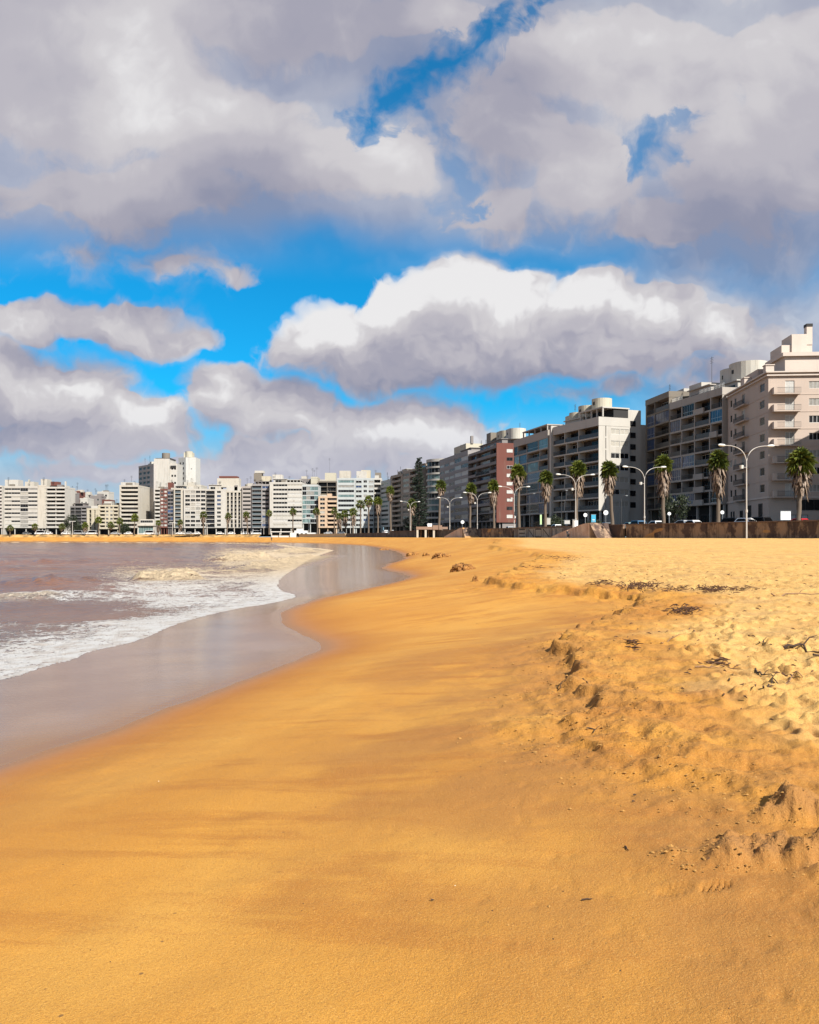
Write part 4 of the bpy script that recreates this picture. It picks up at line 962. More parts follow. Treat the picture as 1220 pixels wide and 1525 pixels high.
block('beige grey block with bay windows behind the tall dark pine', (-3.2, 415), (5.2, 390), 35.2, 10, [('R', 2), ('S', .4), ('B', 2), ('R', 1.6)], [BEIGE], dep=14, gh=4, par=1.2, seed=31, opt=dict(panes=[G_DARK, CURT, G_TEAL]), roof=[('box', .3, .6, 4, 9, 0, 3.4, WARM), ('pent', .5, .95, 3, 10, 0, 3, BEIGE)])
block('narrow tan block with stacked recessed balconies', (-9.6, 433), (-3.4, 415.4), 34.2, 10, [('S', .5), ('B', 3.4), ('S', .6)], [BEIGE], dep=14, gh=4, par=1.3, seed=37, opt=dict(panes=[G_DARK]), roof=[('box', .1, .5, 3, 9, 0, 3.4, WHITE), ('pent', .5, .9, 3, 10, 0, 3.6, OFFW)])
block('narrow pale green glazed block with a bare white side strip', (-15.2, 450), (-9.8, 433.4), 32.6, 10, [('R', 3), ('S', .9)], [TEALW], dep=14, gh=4, par=1.0, seed=41, opt=dict(panes=[G_TEAL, G_DARK], frame=FR_A), roof=[('box', .2, .6, 4, 9, 0, 3.0, GREY)])

# far row: (label, xl, xr, depth, ytop, n, cols, mat, opt, roof, dep)
def fb(label, xl, xr, D, yt, n, cols, m, opt=None, roof=(), dep=14, gh=3.6, par=.9, left=None, right=None, seed=None, ground='dark', tilt=0.0, D2=None):
    A = W(xl, D); Bp = W(xr, D2 if D2 else D); opt = dict(opt or {}); opt['panes'] = [p for p in opt.get('panes', [G_DARK]) if p is not GREY] + [G_DARK, G_DARK]
    return block(label, A, (Bp[0] - .06, Bp[1]), HZ(yt, D), n, cols, m if isinstance(m, list) else [m], dep=dep, gh=gh, par=par, left=left, right=right, opt=opt or {}, roof=roof, seed=seed or int(xl) + 500, ground=ground)
DK = [G_DARK, G_DARK, G_DARK, CURT]
fb('banded white balcony block cut by the left edge of the photo', -34, 3, 452, 723, 12, [('B', 3), ('B', 3)], WHITE, dict(panes=DK))
fb('wide pale block with ribbon windows and a blue glass column', 3.3, 56, 455, 724, 10, [('R', 3.3), ('R', 3.2), ('K', 2.8), ('R', 3.4)], OFFW, dict(panes=[CURT, SHUTW, CURT, G_DARK, SHUT], frame=FR_A), [('box', .0, .38, 3, 9, 0, 4.6, WHITE), ('box', .55, .8, 4, 10, 0, 3.6, WARM), ('chim', .62, .65, 5, 6, 3, 4.8, TANK)])
fb('blank cream slab of wall with only a few slits', 56, 69, 455, 722.5, 10, [('S', 3), ('W', 1.0)], WARM, dict(ww=.5, wh=.35, panes=DK), [('box', .1, .8, 3, 9, 0, 4.4, WARM)], gh=3.4)
fb('white banded balcony block with a small red rooftop box', 69.2, 97, 455, 725, 10, [('B', 3), ('B', 3)], WHITE, dict(panes=DK + [CURT]), [('box', .1, .5, 3, 7, 1.6, 3.9, BRICK), ('box', .05, .9, 4, 9, 0, 1.8, WHITE), ('chim', .90, .97, 2, 3, 0, 4, WHITE)])
fb('low dark glass fronted block with rounded white balconies', 97.3, 129, 462, 753.5, 6, [('L', 3), ('L', 2), ('B', 1.6)], DGREY, dict(panes=[G_DARK], rail='panel'), [('pent', .3, .8, 3, 9, 0, 2.4, GREY)])
fb('cream block with tall vertical piers and slot windows', 129.3, 146, 462, 757, 5, [('S', 1), ('L', 1), ('S', 1.2), ('L', .6), ('S', 1)], CREAM, dict(panes=[G_DARK]), [('box', .2, .8, 3, 8, 0, 2.4, WHITE)], gh=2.2)
fb('six storey cream balcony block with paired small windows', 146.3, 176, 452, 752, 6, [('S', .5), ('B', 1.6), ('W', 1.3), ('W', 1.3), ('B', 1.4)], CREAM, dict(panes=DK, wh=1.0), [('box', .2, .6, 3, 8, 0, 3.0, WHITE), ('tank', .7, .95, 3, 8, 0, 2.2, TANK)], gh=3)
fb('white block with ten rows of long grey balconies beside the tower', 178, 206, 452, 722.5, 10, [('S', .5), ('B', 6)], WARM, dict(panes=DK + [CURT, GREY]), [('box', .0, .75, 2, 9, 0, 2.6, WHITE)], left=([('S', 1)], {}), dep=20)
# low things behind, seen over the roofs
for lab, xl, xr, D, yt, m, n in (('plain grey side wall rising behind the low dark block', 100, 109, 520, 733, GREY, 7), ('rust red gabled block behind the low rooftops', 109.5, 118, 530, 731, BRICK, 6), ('small white block with a stair head behind the cream one', 119, 131, 520, 742, WHITE, 5), ('square white lift tower above the white back block', 123, 130, 545, 735, WHITE, 6),
    ('grey back street block with a long balcony row', 134, 150, 530, 738, GREY, 6), ('weathered back street block with roof boxes', 145, 162, 550, 732, OFFW, 7), ('rust roofed house between the back blocks', 152, 163, 515, 744, BRICK, 5)):
    fb(lab, xl, xr, D, yt, n, [('W', 1), ('W', 1)], m, dict(panes=DK, ww=.4), [('box', .3, .7, 2, 6, 0, 1.5, WARM)], dep=10)
# tower with the bare white flank
block('tall tower with grey balconied front and a bare white flank', W(206.5, 486), W(229, 468), HZ(692, 475), 12, [('W', 1), ('W', 1), ('W', 1), ('S', .8)], [pl('tower_grey', .52, .48, .45, .4)], dep=15, gh=6.2, par=.8, seed=51, opt=dict(panes=[G_DARK], ww=.6, wh=1.5, band=True),
      right=([('S', 1)], {}), left=([('Y', 1), ('W', 1)], dict(yout=1.2)), roof=[('box', .3, .8, 3, 9, 0, 2.0, WARM)], group='apartment blocks along the seafront')
def tower_flank():
    r = empty('apartment_block', W(229.3, 469) + (BASE,), 0); tag(r, 'bare white sunlit tower flank with a squat tank on its roof', 'apartment block', 'apartment blocks along the seafront')
    mb = MB(); z1 = HZ(683, 469) - 4; mb.box(0, 8.6, 0, 14, -.2, z1); mb.box(8.603, 12.6, 1.5, 13, -.2, z1 - 2.6); mb.build('wall', WHITE, r)
    mb = MB(); mb.cyl(5.0, 6, 2.2, z1 + .4, z1 + 3.6, 20, 0); mb.box(.6, 9, 1, 12, z1 + .003, z1 + .4, 1); mb.build('water_tank', [BROWNC, BLACKISH], r)
    for z in range(4):
        for x in (9.4, 11.0): window(.9, 1.1, 1, FR_D, G_DARK, r, (x, 1.42, z1 - 6 - z * 4), 0, False)
    mb = MB(); mb.box(9, 12, .9, 1.49, z1 - 5, z1 - 3.8, 0); mb.build('balcony', BLACKISH, r)
    r = empty('apartment_block', W(263, 500) + (BASE,), 0); tag(r, 'second pale tower topped with a round tank behind the white flank', 'apartment block', 'apartment blocks along the seafront')
    a, b = 0, W(291, 500)[0] - W(263, 500)[0]; z1 = HZ(681, 500) - 4; mb = MB(); mb.prism([(a, 4), (5.5, 0), (b, 1.0), (b, 12), (a, 12)], -.2, z1); mb.build('wall', pl('tower_pale', .66, .64, .60, .35), r)
    mb = MB(); mb.prism([(3.5, 3), (8.6, 3), (8.6, 8), (3.5, 8)], z1 + .002, z1 + 3.2); mb.cyl(6.4, 4, 2.2, z1 + .3, z1 + 3.8, 16); mb.build('water_tank', TANK, r)
    for z in range(12):
        window(.8, 1.2, 1, FR_D, G_DARK, r, (1.2, 2.98, z1 - 4 - z * 3), -.63, False); window(.8, 1.2, 1, FR_D, G_DARK, r, (3.4, 1.38, z1 - 4 - z * 3), -.63, False)
        if z % 2: window(.7, .5, 1, FR_D, SHUT, r, (8.5, .40, z1 - 4 - z * 3), .11, False)
tower_flank()
fb('stepped white penthouse mass rising behind the brick strip block', 250, 300, 485, 722, 9, [('W', 1)] * 5, WARM, dict(panes=DK, ww=.35), [('box', .0, .3, 2, 8, 0, 4.2, CREAM), ('box', .45, .8, 2, 8, 0, 2.6, WHITE), ('chim', .68, .72, 2, 3, 2, 4.6, WHITE)])
fb('slim white block with eleven dark open balconies', 230.5, 238.6, 455, 727, 10, [('B', 1)], WHITE, dict(panes=[G_DARK]))
fb('narrow brick red block with a double row of white windows', 238.8, 249.5, 455, 728, 10, [('W', 1), ('W', 1)], BRICK, dict(panes=[SHUTW, CURT, G_DARK], ww=.7), [('box', .9, 1.5, 2, 6, 0, 4.5, BRICK)])
fb('narrow blue black glazed block in the row left of centre', 249.7, 258.6, 455, 729, 10, [('K', 1), ('K', 1)], GREY, dict(panes=[G_BLUE, G_DARK], frame=FR_A))
fb('off white block with a column of shaded grey loggias', 258.8, 273.5, 454, 727, 10, [('S', .3), ('L', 2), ('S', .8)], WARM, dict(panes=[CURT, G_DARK], rail='glass'), [('pent', .1, .9, 2, 8, 0, 2, BRONZE)])
fb('white block with a regular grid of four shuttered window columns', 273.7, 306.5, 453, 728, 9, [('S', .2), ('U', 1.1), ('U', 1), ('U', 1), ('U', 1)], WHITE, dict(panes=[SHUTW, SHUT, CURT, G_DARK], frame=FR_A), [('box', .1, .5, 2, 8, 0, 2.8, WARM)])
fb('white block with dark balcony column and a blank right wall', 306.7, 336.5, 453, 728.5, 9, [('L', 2.2), ('S', .4), ('W', 1.2), ('S', 1.1)], WHITE, dict(panes=[G_DARK, G_BLUE], rail='panel', ww=.8), [('pent', .1, .7, 2, 8, 0, 3.2, WHITE), ('box', .5, 1.6, 3, 9, 2, 7.0, WARM), ('box', .6, 1.5, 3, 9, 7.0, 8.2, BRICK)])
fb('block with a dark egg crate grid of small loggias', 336.7, 360.5, 454, 731, 9, [('L', 1), ('L', 1), ('L', 1), ('L', 1), ('S', .2)], WARM, dict(panes=[G_DARK], rail='panel', fin=.9), [('box', .0, 1, 1, 9, 0, 3.2, WHITE), ('box', .5, .7, 1, 2, 1, 4, GREY)])
fb('taupe block with brown ribbon windows between white fins', 360.7, 375, 453, 724, 10, [('S', .2), ('R', 2.4), ('S', .3)], pl('render_taupe', .46, .41, .38), dict(panes=[CURT, G_DARK, SHUT], frame=FR_D), [('tank', .1, .9, 3, 8, 0, 2.2, TANK)])
fb('lilac grey block with two uneven columns of windows', 375.2, 401.5, 452, 721, 10, [('L', 1.7), ('U', 1.4)], LILAC, dict(panes=[G_DARK, CURT, G_BLUE], rail='glass'), [('canopy', .1, 1.0, 1, 10, 0, 2.6, GREY), ('box', .05, .5, 3, 8, 2.4, 7.0, BROWNC), ('box', .1, .6, 3, 8, 7.0, 8.4, WHITE), ('box', .5, 1.0, 3, 8, 2.4, 5.4, CREAM)])
fb('broad white block with closed shutter bands and thin ribs', 401.7, 450, 448, 718, 10, [('S', .6), ('R', 2.6), ('R', 2.6)], WHITE, dict(panes=[SHUTW, SHUTW, SHUT], frame=FR_W), [('pent', .1, .5, 2, 9, 0, 2.6, WHITE), ('canopy', .5, .95, 2, 9, 0, 2.4, WHITE), ('box', .05, .35, 4, 9, 2.5, 5.2, WHITE)])
fb('mirror glass office like block with a sloping white top', 450.4, 474, 450, 722, 8, [('K', 1)] * 4, TEALW, dict(panes=[G_TEAL, G_TEAL, CURT, G_DARK], frame=FR_A), [('box', .05, .95, 1, 8, 0, 1.2, WHITE)], gh=6)
fb('grey brown block stepping up behind the peach one', 474, 501, 470, 716, 10, [('L', 1), ('L', 1)], BROWNC, dict(panes=[G_DARK]), [('box', .35, .95, 2, 8, 0, 5.5, TANK), ('aer', .6, .6, 3, 3, 4, 14, None)])
fb('ribbed grey roof house behind the glass block', 446, 462, 475, 713, 9, [('W', 1), ('W', 1)], GREY, dict(panes=DK))
fb('plain tan tank tower between the glass and peach blocks', 463, 473, 472, 710, 9, [('S', 1)], TANK, dict(panes=DK))
fb('peach apartment block with small shuttered windows and right balconies', 474.3, 502, 448, 739, 7, [('S', .3), ('U', 1.4), ('S', .5), ('B', 2.4)], PEACH, dict(panes=[SHUTW, SHUT, G_DARK], frame=FR_W), [('box', .45, .7, 2, 6, 0, 2.4, PEACH), ('pent', .1, .4, 2, 6, 0, 2, CREAM)])
fb('pale blue block with wide rounded window bands', 502.3, 529, 449, 712, 10, [('S', .15), ('R', 3), ('S', .15)], TEALW, dict(panes=[G_TEAL, G_DARK, CURT], frame=FR_A), [('box', .1, .72, 2, 9, 0, 5.0, WARM)])
fb('pale block with dark lower loggias behind the palm group', 529.3, 557, 450, 712, 10, [('U', 1.2), ('W', 1.1), ('U', 1.0)], TEALW, dict(panes=[G_DARK, G_BLUE, CURT], frame=FR_W), [('box', .05, .6, 2, 9, 0, 4.8, WHITE), ('box', .3, .8, 3, 9, 0, 5.4, CREAM)])
fb('narrow white balcony block at the bend of the bay', 557.3, 568.5, 452, 712, 10, [('B', 2), ('S', .3)], WHITE, dict(panes=[G_DARK, CURT]), [('box', .1, .9, 2, 9, 0, 4, BROWNC)])
# the neighbour beyond the right edge of the photograph, whose shadow falls on the pink block
block('grey apartment block beyond the pink one, outside the photo', (70.5, 125), (87, 96), 33.5, 9, [('L', 1), ('W', 1), ('L', 1)], [OFFW], dep=22, gh=4.5, seed=77, opt=dict(panes=DK))
# ---------------------------------------------------------------- palms
def leafmat(name, a, b, tr=.25):
    def fn(q, bs):
        P = q.node('ShaderNodeNewGeometry').outputs['Position']; oi = q.node('ShaderNodeObjectInfo').outputs['Random']
        q.put(bs.inputs['Base Color'], q.mix(q.ss(q.m('ADD', q.noise(P, 2.2, 3, .6), q.m('MULTIPLY', oi, .1)), .38, .68), a + (1,), b + (1,)))
        bs.inputs['Roughness'].default_value = .55; bs.inputs['Specular IOR Level'].default_value = .35
    return mat(name, fn)
FROND = leafmat('palm_frond', (.028, .048, .010), (.13, .15, .018)); DEADF = leafmat('dead_frond', (.075, .048, .032), (.19, .13, .088)); TRUNK = plaster('palm_trunk', (.17, .125, .09), .5); TRUNKD = plaster('bark_dark', (.06, .045, .035), .4)
def fan(mb, base, d, size, rnd, droop=.25, blades=13, wide=1.9, mi=0):
    """one fan leaf: a stalk and a spread of narrow pleated blades that droop at their tips"""
    d = d.normalized(); side = d.cross(Vector((0, 0, 1)));
    if side.length < .05: side = Vector((1, 0, 0))
    side.normalize(); up = side.cross(d).normalized(); st = size * rnd.uniform(.45, .6)
    hub = base + d * st; w = .035 * size
    mb.quad(base - side * w, base + side * w, hub + side * w * .6, hub - side * w * .6, mi)
    for k in range(blades):
        a = (k / (blades - 1) - .5) * 2 * wide * .5 * 1.55 + rnd.uniform(-.05, .05)
        L_ = size * (.95 - .25 * abs(a) / 1.5) * rnd.uniform(.85, 1.05)
        bd = (d * math.cos(a) + side * math.sin(a) + up * .12 * math.cos(a * 2)).normalized(); per = bd.cross(up).normalized()
        bw = size * .075; m1 = hub + bd * L_ * .55; tip = hub + bd * L_ + Vector((0, 0, -1)) * L_ * droop * rnd.uniform(.6, 1.3) - up * L_ * .12
        fold = up * bw * .5 * (1 if k % 2 else -1)
        mb.add([hub, m1 + per * bw + fold, tip, m1 - per * bw - fold], [(0, 1, 2), (0, 2, 3)], mi)
def make_palm(H, crown, skirt, seed, detail=1.0, lean=0.0):
    """H: height of the crown's centre above the pavement; crown: its radius; skirt: depth of the hanging dead fronds"""
    rnd = random.Random(seed); root = empty('palm_tree')
    tb = MB(); n = 12; pts = [(lean * (i / n) ** 1.6 * 1.2 + .05 * math.sin(i), .04 * math.cos(i * 1.7), -.3 + (H + .3) * i / n) for i in range(n + 1)]
    r0 = .20 + H * .012; tb.tube(pts, [r0 * (1.35 if i == 0 else 1.0 - .35 * i / n) + .015 * (i % 2) for i in range(n + 1)], 10); tb.build('trunk', TRUNK, root)
    top = Vector(pts[-1]); cb = MB(); N = int(62 * detail)
    for i in range(N):
        t = (i + .5) / N; el = math.asin(max(-1, min(1, 1 - 1.35 * t))) if t < .98 else -.45; el = R(84) - R(128) * t ** .85; az = i * 2.399 + rnd.uniform(-.25, .25)
        d = Vector((math.cos(az) * math.cos(el), math.sin(az) * math.cos(el), math.sin(el)))
        fan(cb, top + Vector((0, 0, .15 - .5 * t)), d, crown * rnd.uniform(.56, .72), rnd, .18 + .35 * t, int(11 if detail > .7 else 8))
    cb.build('crown', FROND, root)
    if skirt > 0:
        sb = MB(); M = int(120 * detail)
        for i in range(M):
            t = i / M; az = i * 2.399 + rnd.uniform(-.3, .3); zz = top.z - .3 - skirt * .72 * t; rr = crown * (.62 - .34 * t) * rnd.uniform(.75, 1.15)
            k = (zz - top.z) / skirt; b = Vector((top.x + math.cos(az) * r0 * .8, top.y + math.sin(az) * r0 * .8, zz))
            tipd = Vector((math.cos(az) * rr, math.sin(az) * rr, -skirt * rnd.uniform(.22, .38)))
            side = Vector((-math.sin(az), math.cos(az), 0)); w = crown * rnd.uniform(.07, .13); mid = b + tipd * .45 + Vector((math.cos(az), math.sin(az), 0)) * rr * .25
            sb.add([b - side * w * .4, b + side * w * .4, mid + side * w, b + tipd + side * w * .3, b + tipd - side * w * .3, mid - side * w], [(0, 1, 2, 5), (5, 2, 3, 4)])
            if rnd.random() < .5: sb.add([mid - side * w, mid + side * w, b + tipd * 1.25 + side * w * rnd.uniform(-1, 1)], [(0, 1, 2)])
        sb.build('dead_frond_skirt', DEADF, root)
    return root
PALMS = [ # px, crown top y, depth, crown radius m, skirt m, label
 (1190, 670, 112, 2.45, 3.6, 'big palm with a long dead frond skirt at the right edge, before the pink balconies'),
 (1070, 673, 124, 2.15, 3.9, 'bright crowned palm between the white loggia block and the tallest nearby lamp'),
 (988, 680, 134, 2.1, 4.0, 'palm with a ragged brown skirt left of the round dark street tree'),
 (912, 689, 146, 2.0, 3.3, 'palm before the sunlit blank end wall of the off white block'),
 (858, 688, 160, 2.1, 4.2, 'palm whose crown rises directly behind the lamp beside the white notice board'),
 (812, 703, 176, 2.1, 3.6, 'palm with a crooked skirt in front of the white fin between two loggia blocks'),
 (773, 693, 190, 2.3, 3.0, 'tall palm just right of the red brick end wall'),
 (736, 716, 213, 2.2, 4.2, 'palm covering the left edge of the red brick wall'),
 (700, 721, 235, 2.2, 3.0, 'palm in front of the curved grey balconies, left of a double lamp'),
 (654, 715, 262, 2.3, 2.6, 'slender palm between the round glass block and the grey banded block'),
 (612, 743, 285, 2.3, 3.4, 'dark palm hanging over a lamp, left of the tall pine'),
 (582, 725, 308, 2.4, 3.0, 'tall thin palm before the narrow tan block'),
 (563, 741, 330, 2.3, 4.0, 'palm at the bend of the bay, in front of pale green glazing'),
 (549, 739, 362, 2.8, 2.4, 'right one of two tall bare trunked palms in the thick palm group'),
 (537, 745, 372, 2.8, 1.2, 'left one of two tall bare trunked palms in the thick palm group'),
 (526, 757, 385, 2.7, 5.5, 'bushy skirted palm standing right of the lamp pair in the palm group'),
 (515, 760, 392, 2.7, 5.0, 'low skirted palm in the middle of the palm group'),
 (505, 764, 400, 2.7, 5.0, 'lowest skirted palm at the left end of the palm group'),
 (498, 757, 408, 2.4, 2.0, 'palm with a thin trunk before the peach block balconies'),
 (473, 757, 415, 2.5, 1.5, 'palm between the mirror glass block and the peach block'),
 (436, 757, 420, 2.4, 1.6, 'lone palm in front of the broad white shuttered block'),
 (401, 760, 424, 2.3, 1.4, 'palm left of the broad white shuttered block'),
 (369, 762, 428, 2.2, 3.0, 'palm before the taupe block with white fins'),
 (338, 764, 430, 2.2, 3.0, 'palm left of the egg crate grid block'),
 (303, 762, 432, 2.6, 3.4, 'wide crowned palm before the four column white block'),
 (268, 774, 434, 2.2, 5.0, 'stout skirted palm before the off white loggia block'),
 (236, 775, 434, 2.2, 4.0, 'short palm at the foot of the brick red strip'),
 (200, 766, 436, 3.2, .0, 'broad dark crowned palm in front of the tower foot'),
 (178, 772, 436, 2.6, .0, 'dark palm before the left end of the ten row white block'),
 (163, 777, 436, 2.4, 2.0, 'low drooping palm before the cream balcony block'),
 (147, 770, 436, 2.6, .0, 'dark leaning palm left of the cream balcony block'),
 (126, 778, 437, 2.3, 3.4, 'brown yellowish palm before the dark glass fronted block'),
 (91, 780, 438, 2.4, 1.6, 'golden palm in front of the block with the red rooftop box'),
 (53, 780, 438, 2.4, 1.4, 'golden palm at the foot of the blue glass column'),
 (15, 782, 438, 2.3, 1.4, 'small golden palm nearest the left edge')]
for i, (px, yt, D, cr_, sk, lab) in enumerate(PALMS):
    cr_ *= rng.uniform(.84, 1.0)
    x, y = W(px, D); Hc = HZ(yt, D) - BASE - cr_ * .62
    o = make_palm(Hc, cr_, min(sk * 1.3, Hc * .8), 40 + i, 1.0 if D < 240 else (.6 if D < 340 else .4), rng.uniform(-.8, .8)); o.location = (x, y, BASE); o.rotation_euler.z = rng.uniform(0, 6)
    tag(o, lab, 'palm tree', 'palm trees along the promenade')

# ---------------------------------------------------------------- other trees
LEAFD = leafmat('dark_leaves', (.010, .016, .007), (.026, .036, .012)); PINEM = leafmat('pine_needles', (.007, .014, .010), (.020, .032, .018))
def norfolk(px, D, ytop, label):
    x, y = W(px, D); H = HZ(ytop, D) - BASE; root = empty('pine_tree', (x, y, BASE)); tag(root, label, 'pine tree'); rnd = random.Random(5)
    t = MB(); t.tube([(0, 0, -.3), (.1, 0, H * .5), (0, .05, H)], [.5, .3, .06], 10); t.build('trunk', TRUNKD, root)
    c = MB(); b = MB(); z = 2.5
    while z < H - .3:
        f = 1 - (z / H); L_ = (.9 + 4.4 * f ** .75) * rnd.uniform(.8, 1.1); n = 6
        a0 = rnd.uniform(0, 6)
        for k in range(n):
            a = a0 + k * 2 * math.pi / n + rnd.uniform(-.3, .3); l = L_ * rnd.uniform(.55, 1.15); z_ = z; z = z + rnd.uniform(-.45, .45); d = Vector((math.cos(a), math.sin(a), 0))
            tip = d * l + Vector((0, 0, .12 * l)); b.tube([(0, 0, z), d * l * .5 + Vector((0, 0, z - .05 * l)), tip + Vector((0, 0, z))], [.07, .05, .02], 5)
            m = max(5, int(l * 6))
            for j in range(m):
                s = .15 + .85 * j / m; p = d * l * s + Vector((0, 0, z + .12 * l * s * s)); e = Vector((-d.y, d.x, 0)) * rnd.choice([-1, 1])
                q_ = (e * rnd.uniform(.5, 1.0) + d * .5).normalized() * (.35 + .75 * (1 - s) * l / 4 + .15); w = Vector((0, 0, .16))
                c.add([p - d * .12, p + q_ * .5 + w, p + q_, p + q_ * .5 - w * .8], [(0, 1, 2), (0, 2, 3)]); c.add([p, p + d * .35 + w, p + Vector((0, 0, .5))], [(0, 1, 2)])
            z = z_
        z += .75 + .35 * rnd.random()
    b.build('branches', TRUNKD, root); c.build('crown', PINEM, root)
norfolk(624, 338, 681, 'tall dark conical pine rising before the round glass block')
def leafy(px, D, ytop, rx, label, seed, base=BASE, m=None, dens=1.0, name='street_tree', conic=False):
    x, y = W(px, D); H = HZ(ytop, D) - base; root = empty(name, (x, y, base)); tag(root, label, 'tree'); rnd = random.Random(seed)
    t = MB(); t.tube([(0, 0, -.3), (.1, .05, H * .3), (0, 0, H * .6)], [.25, .2, .1], 8)
    for k in range(6): a = k * 1.05 + rnd.random(); t.tube([(0, 0, H * .3), (math.cos(a) * rx * .35, math.sin(a) * rx * .35, H * .55), (math.cos(a) * rx * .7, math.sin(a) * rx * .7, H * .72)], [.11, .07, .03], 5)
    t.build('trunk', TRUNKD, root); c = MB(); cl = []
    for k in range(int(46 * dens)):
        while True:
            p = Vector((rnd.uniform(-1, 1), rnd.uniform(-1, 1), rnd.uniform(-1, 1)))
            if .35 < p.length < 1: break
        if conic: s = 1 - (p.z + 1) * .42; p = Vector((p.x * s, p.y * s, p.z))
        cl.append((Vector((p.x * rx * .85, p.y * rx * .85, H * .58 + p.z * H * .38)), rnd.uniform(.18, .34) * rx))
    for p, r in cl:
        for j in range(int(58)):
            d = Vector((rnd.gauss(0, 1), rnd.gauss(0, 1), rnd.gauss(0, 1))).normalized(); q_ = p + d * r * rnd.uniform(.5, 1.1); s = r * rnd.uniform(.12, .24)
            a = Vector((rnd.gauss(0, 1), rnd.gauss(0, 1), rnd.gauss(0, 1))).normalized() * s; b = a.cross(d).normalized() * s * .7
            c.add([q_ - a, q_ + b, q_ + a, q_ - b], [(0, 1, 2, 3)])
    c.build('crown', m or LEAFD, root); return root
leafy(1004, 152, 729, 2.9, 'round nearly black street tree beneath the loggias, right of a skirted palm', 3)
leafy(826, 196, 768, 2.6, 'dark bushy tree at the foot of the long loggia block', 4)
leafy(887, 170, 776, 2.2, 'dark shrub like tree below the off white block, behind the round signs', 14)
leafy(106, 447, 765, 4.5, 'dark leafy tree before the dark glass fronted block', 6)
leafy(118, 446, 782, 4.2, 'lower dark tree touching the brown yellowish palm', 7)
leafy(185, 446, 780, 4.0, 'dark tree beside the white block, between two dark palms', 8)
leafy(607, 345, 768, 2.4, 'small dark tree left of the pine trunk', 9)

# ---------------------------------------------------------------- street lamps
POLE = plaster('lamp_pole_paint', (.62, .58, .54), .4); POLEF = flat('lamp_glass', (.5, .5, .48), .3)
def make_lamp(H=11.2, span=2.7, flood=True):
    root = empty('street_lamp'); m = MB(); m.cyl(0, 0, .10, -.3, H * .45, 12, 0, .075); m.cyl(0, 0, .075, H * .45, H - 1.9, 12, 0, .06); m.cyl(0, 0, .14, H * .28, H * .28 + .35, 12); m.build('pole', POLE, root)
    for s in (-1, 1):
        a = MB(); pts = [(0, 0, H - 1.95)] + [(s * span * (1 - math.cos(t)) * .98, 0, H - 1.95 + 1.75 * math.sin(t)) for t in [R(8 + 78 * k / 9) for k in range(10)]]
        pts = [(0, 0, H - 1.95)] + [(s * (.05 + span * .98 * (k / 10) ** 1.7), 0, H - 1.95 + 1.85 * (1 - (1 - k / 10) ** 2.2)) for k in range(1, 11)]
        a.tube(pts, [.055] * 6 + [.04] * 5, 8); o = a.build('lamp_arm', POLE, root)
        e = pts[-1]; h = MB(); h.tube([(e[0] - s * .05, 0, e[2]), (e[0] + s * .15, 0, e[2] + .02), (e[0] + s * .65, 0, e[2] + .05), (e[0] + s * .85, 0, e[2] + .05)], [.06, .15, .16, .06], 10); h.build('lamp_head', POLEF, o)
    if flood:
        f = MB(); f.tube([(0, 0, H * .76), (-.55, 0, H * .765)], .03, 6); f.cyl(-.62, 0, .20, H * .765 - .2, H * .765 + .2, 12, 1, .24); f.build('floodlight', [POLE, POLEF], root)
    return root
def heading(px, D):                                        # direction of the wall near that point
    p = np.array(W(px, D)); k = np.argmin(((WLs - p) ** 2).sum(1)); k = min(k, len(WLs) - 2); d = WLs[k + 1] - WLs[k]; return math.atan2(d[1], d[0])
LAMPS = [(1112, 100, 'tallest nearby double armed lamp standing against the sea wall before the pink block'),
 (960, 130.5, 'double armed lamp left of the skirted palm, in front of the brown sea wall'),
 (857.5, 146.5, 'double armed lamp beside the white notice board and the stair foot'),
 (766, 181.5, 'double armed lamp at the left end of the painted letter wall'),
 (711, 206, 'double armed lamp rising behind the distant stone stair'),
 (670, 232, 'thin double armed lamp at the right corner of the beach shelter'),
 (611, 257, 'yellowish double armed lamp left of the beach shelter')]
proto = make_lamp(); kids[proto.name] = list(proto.children)
for ch in proto.children: kids[ch.name] = list(ch.children)
for i, (px, D, lab) in enumerate(LAMPS):
    o = proto if i == 0 else copy_tree(proto); x, y = W(px, D); o.location = (x, y, 2.4 if D < 300 else BASE); o.rotation_euler.z = 0.12 if D < 250 else .5; tag(o, lab, 'street lamp', 'double armed lamps along the sea wall')
small = None
def make_small():
    r = empty('lamp_post'); m = MB(); m.cyl(0, 0, .16, -.3, 9.4, 8, 0, .12); m.build('pole', POLE, r); m = MB(); m.box(-1.6, 1.6, -.2, .2, 9.403, 9.75); m.build('lamp_head', POLEF, r); return r
for i, (px, D, yt, lab) in enumerate([(522, 392, 764, 'lamp post with a pale head inside the palm group'), (509, 402, 764, 'second lamp post in the palm group, left of its neighbour'), (393, 428, 776, 'thin lamp post before the lilac grey block'), (349, 430, 772, 'thin lamp post before the egg crate grid block'), (308.5, 432, 780, 'thin lamp post right of the wide crowned palm'), (257, 433, 778, 'thin lamp post before the off white loggia block'), (108, 436, 776, 'flat topped lamp post before the dark glass fronted block'), (460, 420, 770, 'short lamp post behind the white beach house')]):
    if i == 0: small = make_small(); kids[small.name] = list(small.children); o = small
    else: o = copy_tree(small)
    x, y = W(px, D); o.location = (x, y, BASE); o.scale = (1, 1, (HZ(yt, D) - BASE) / 9.75); tag(o, lab, 'lamp post', 'lamp posts round the far bay')
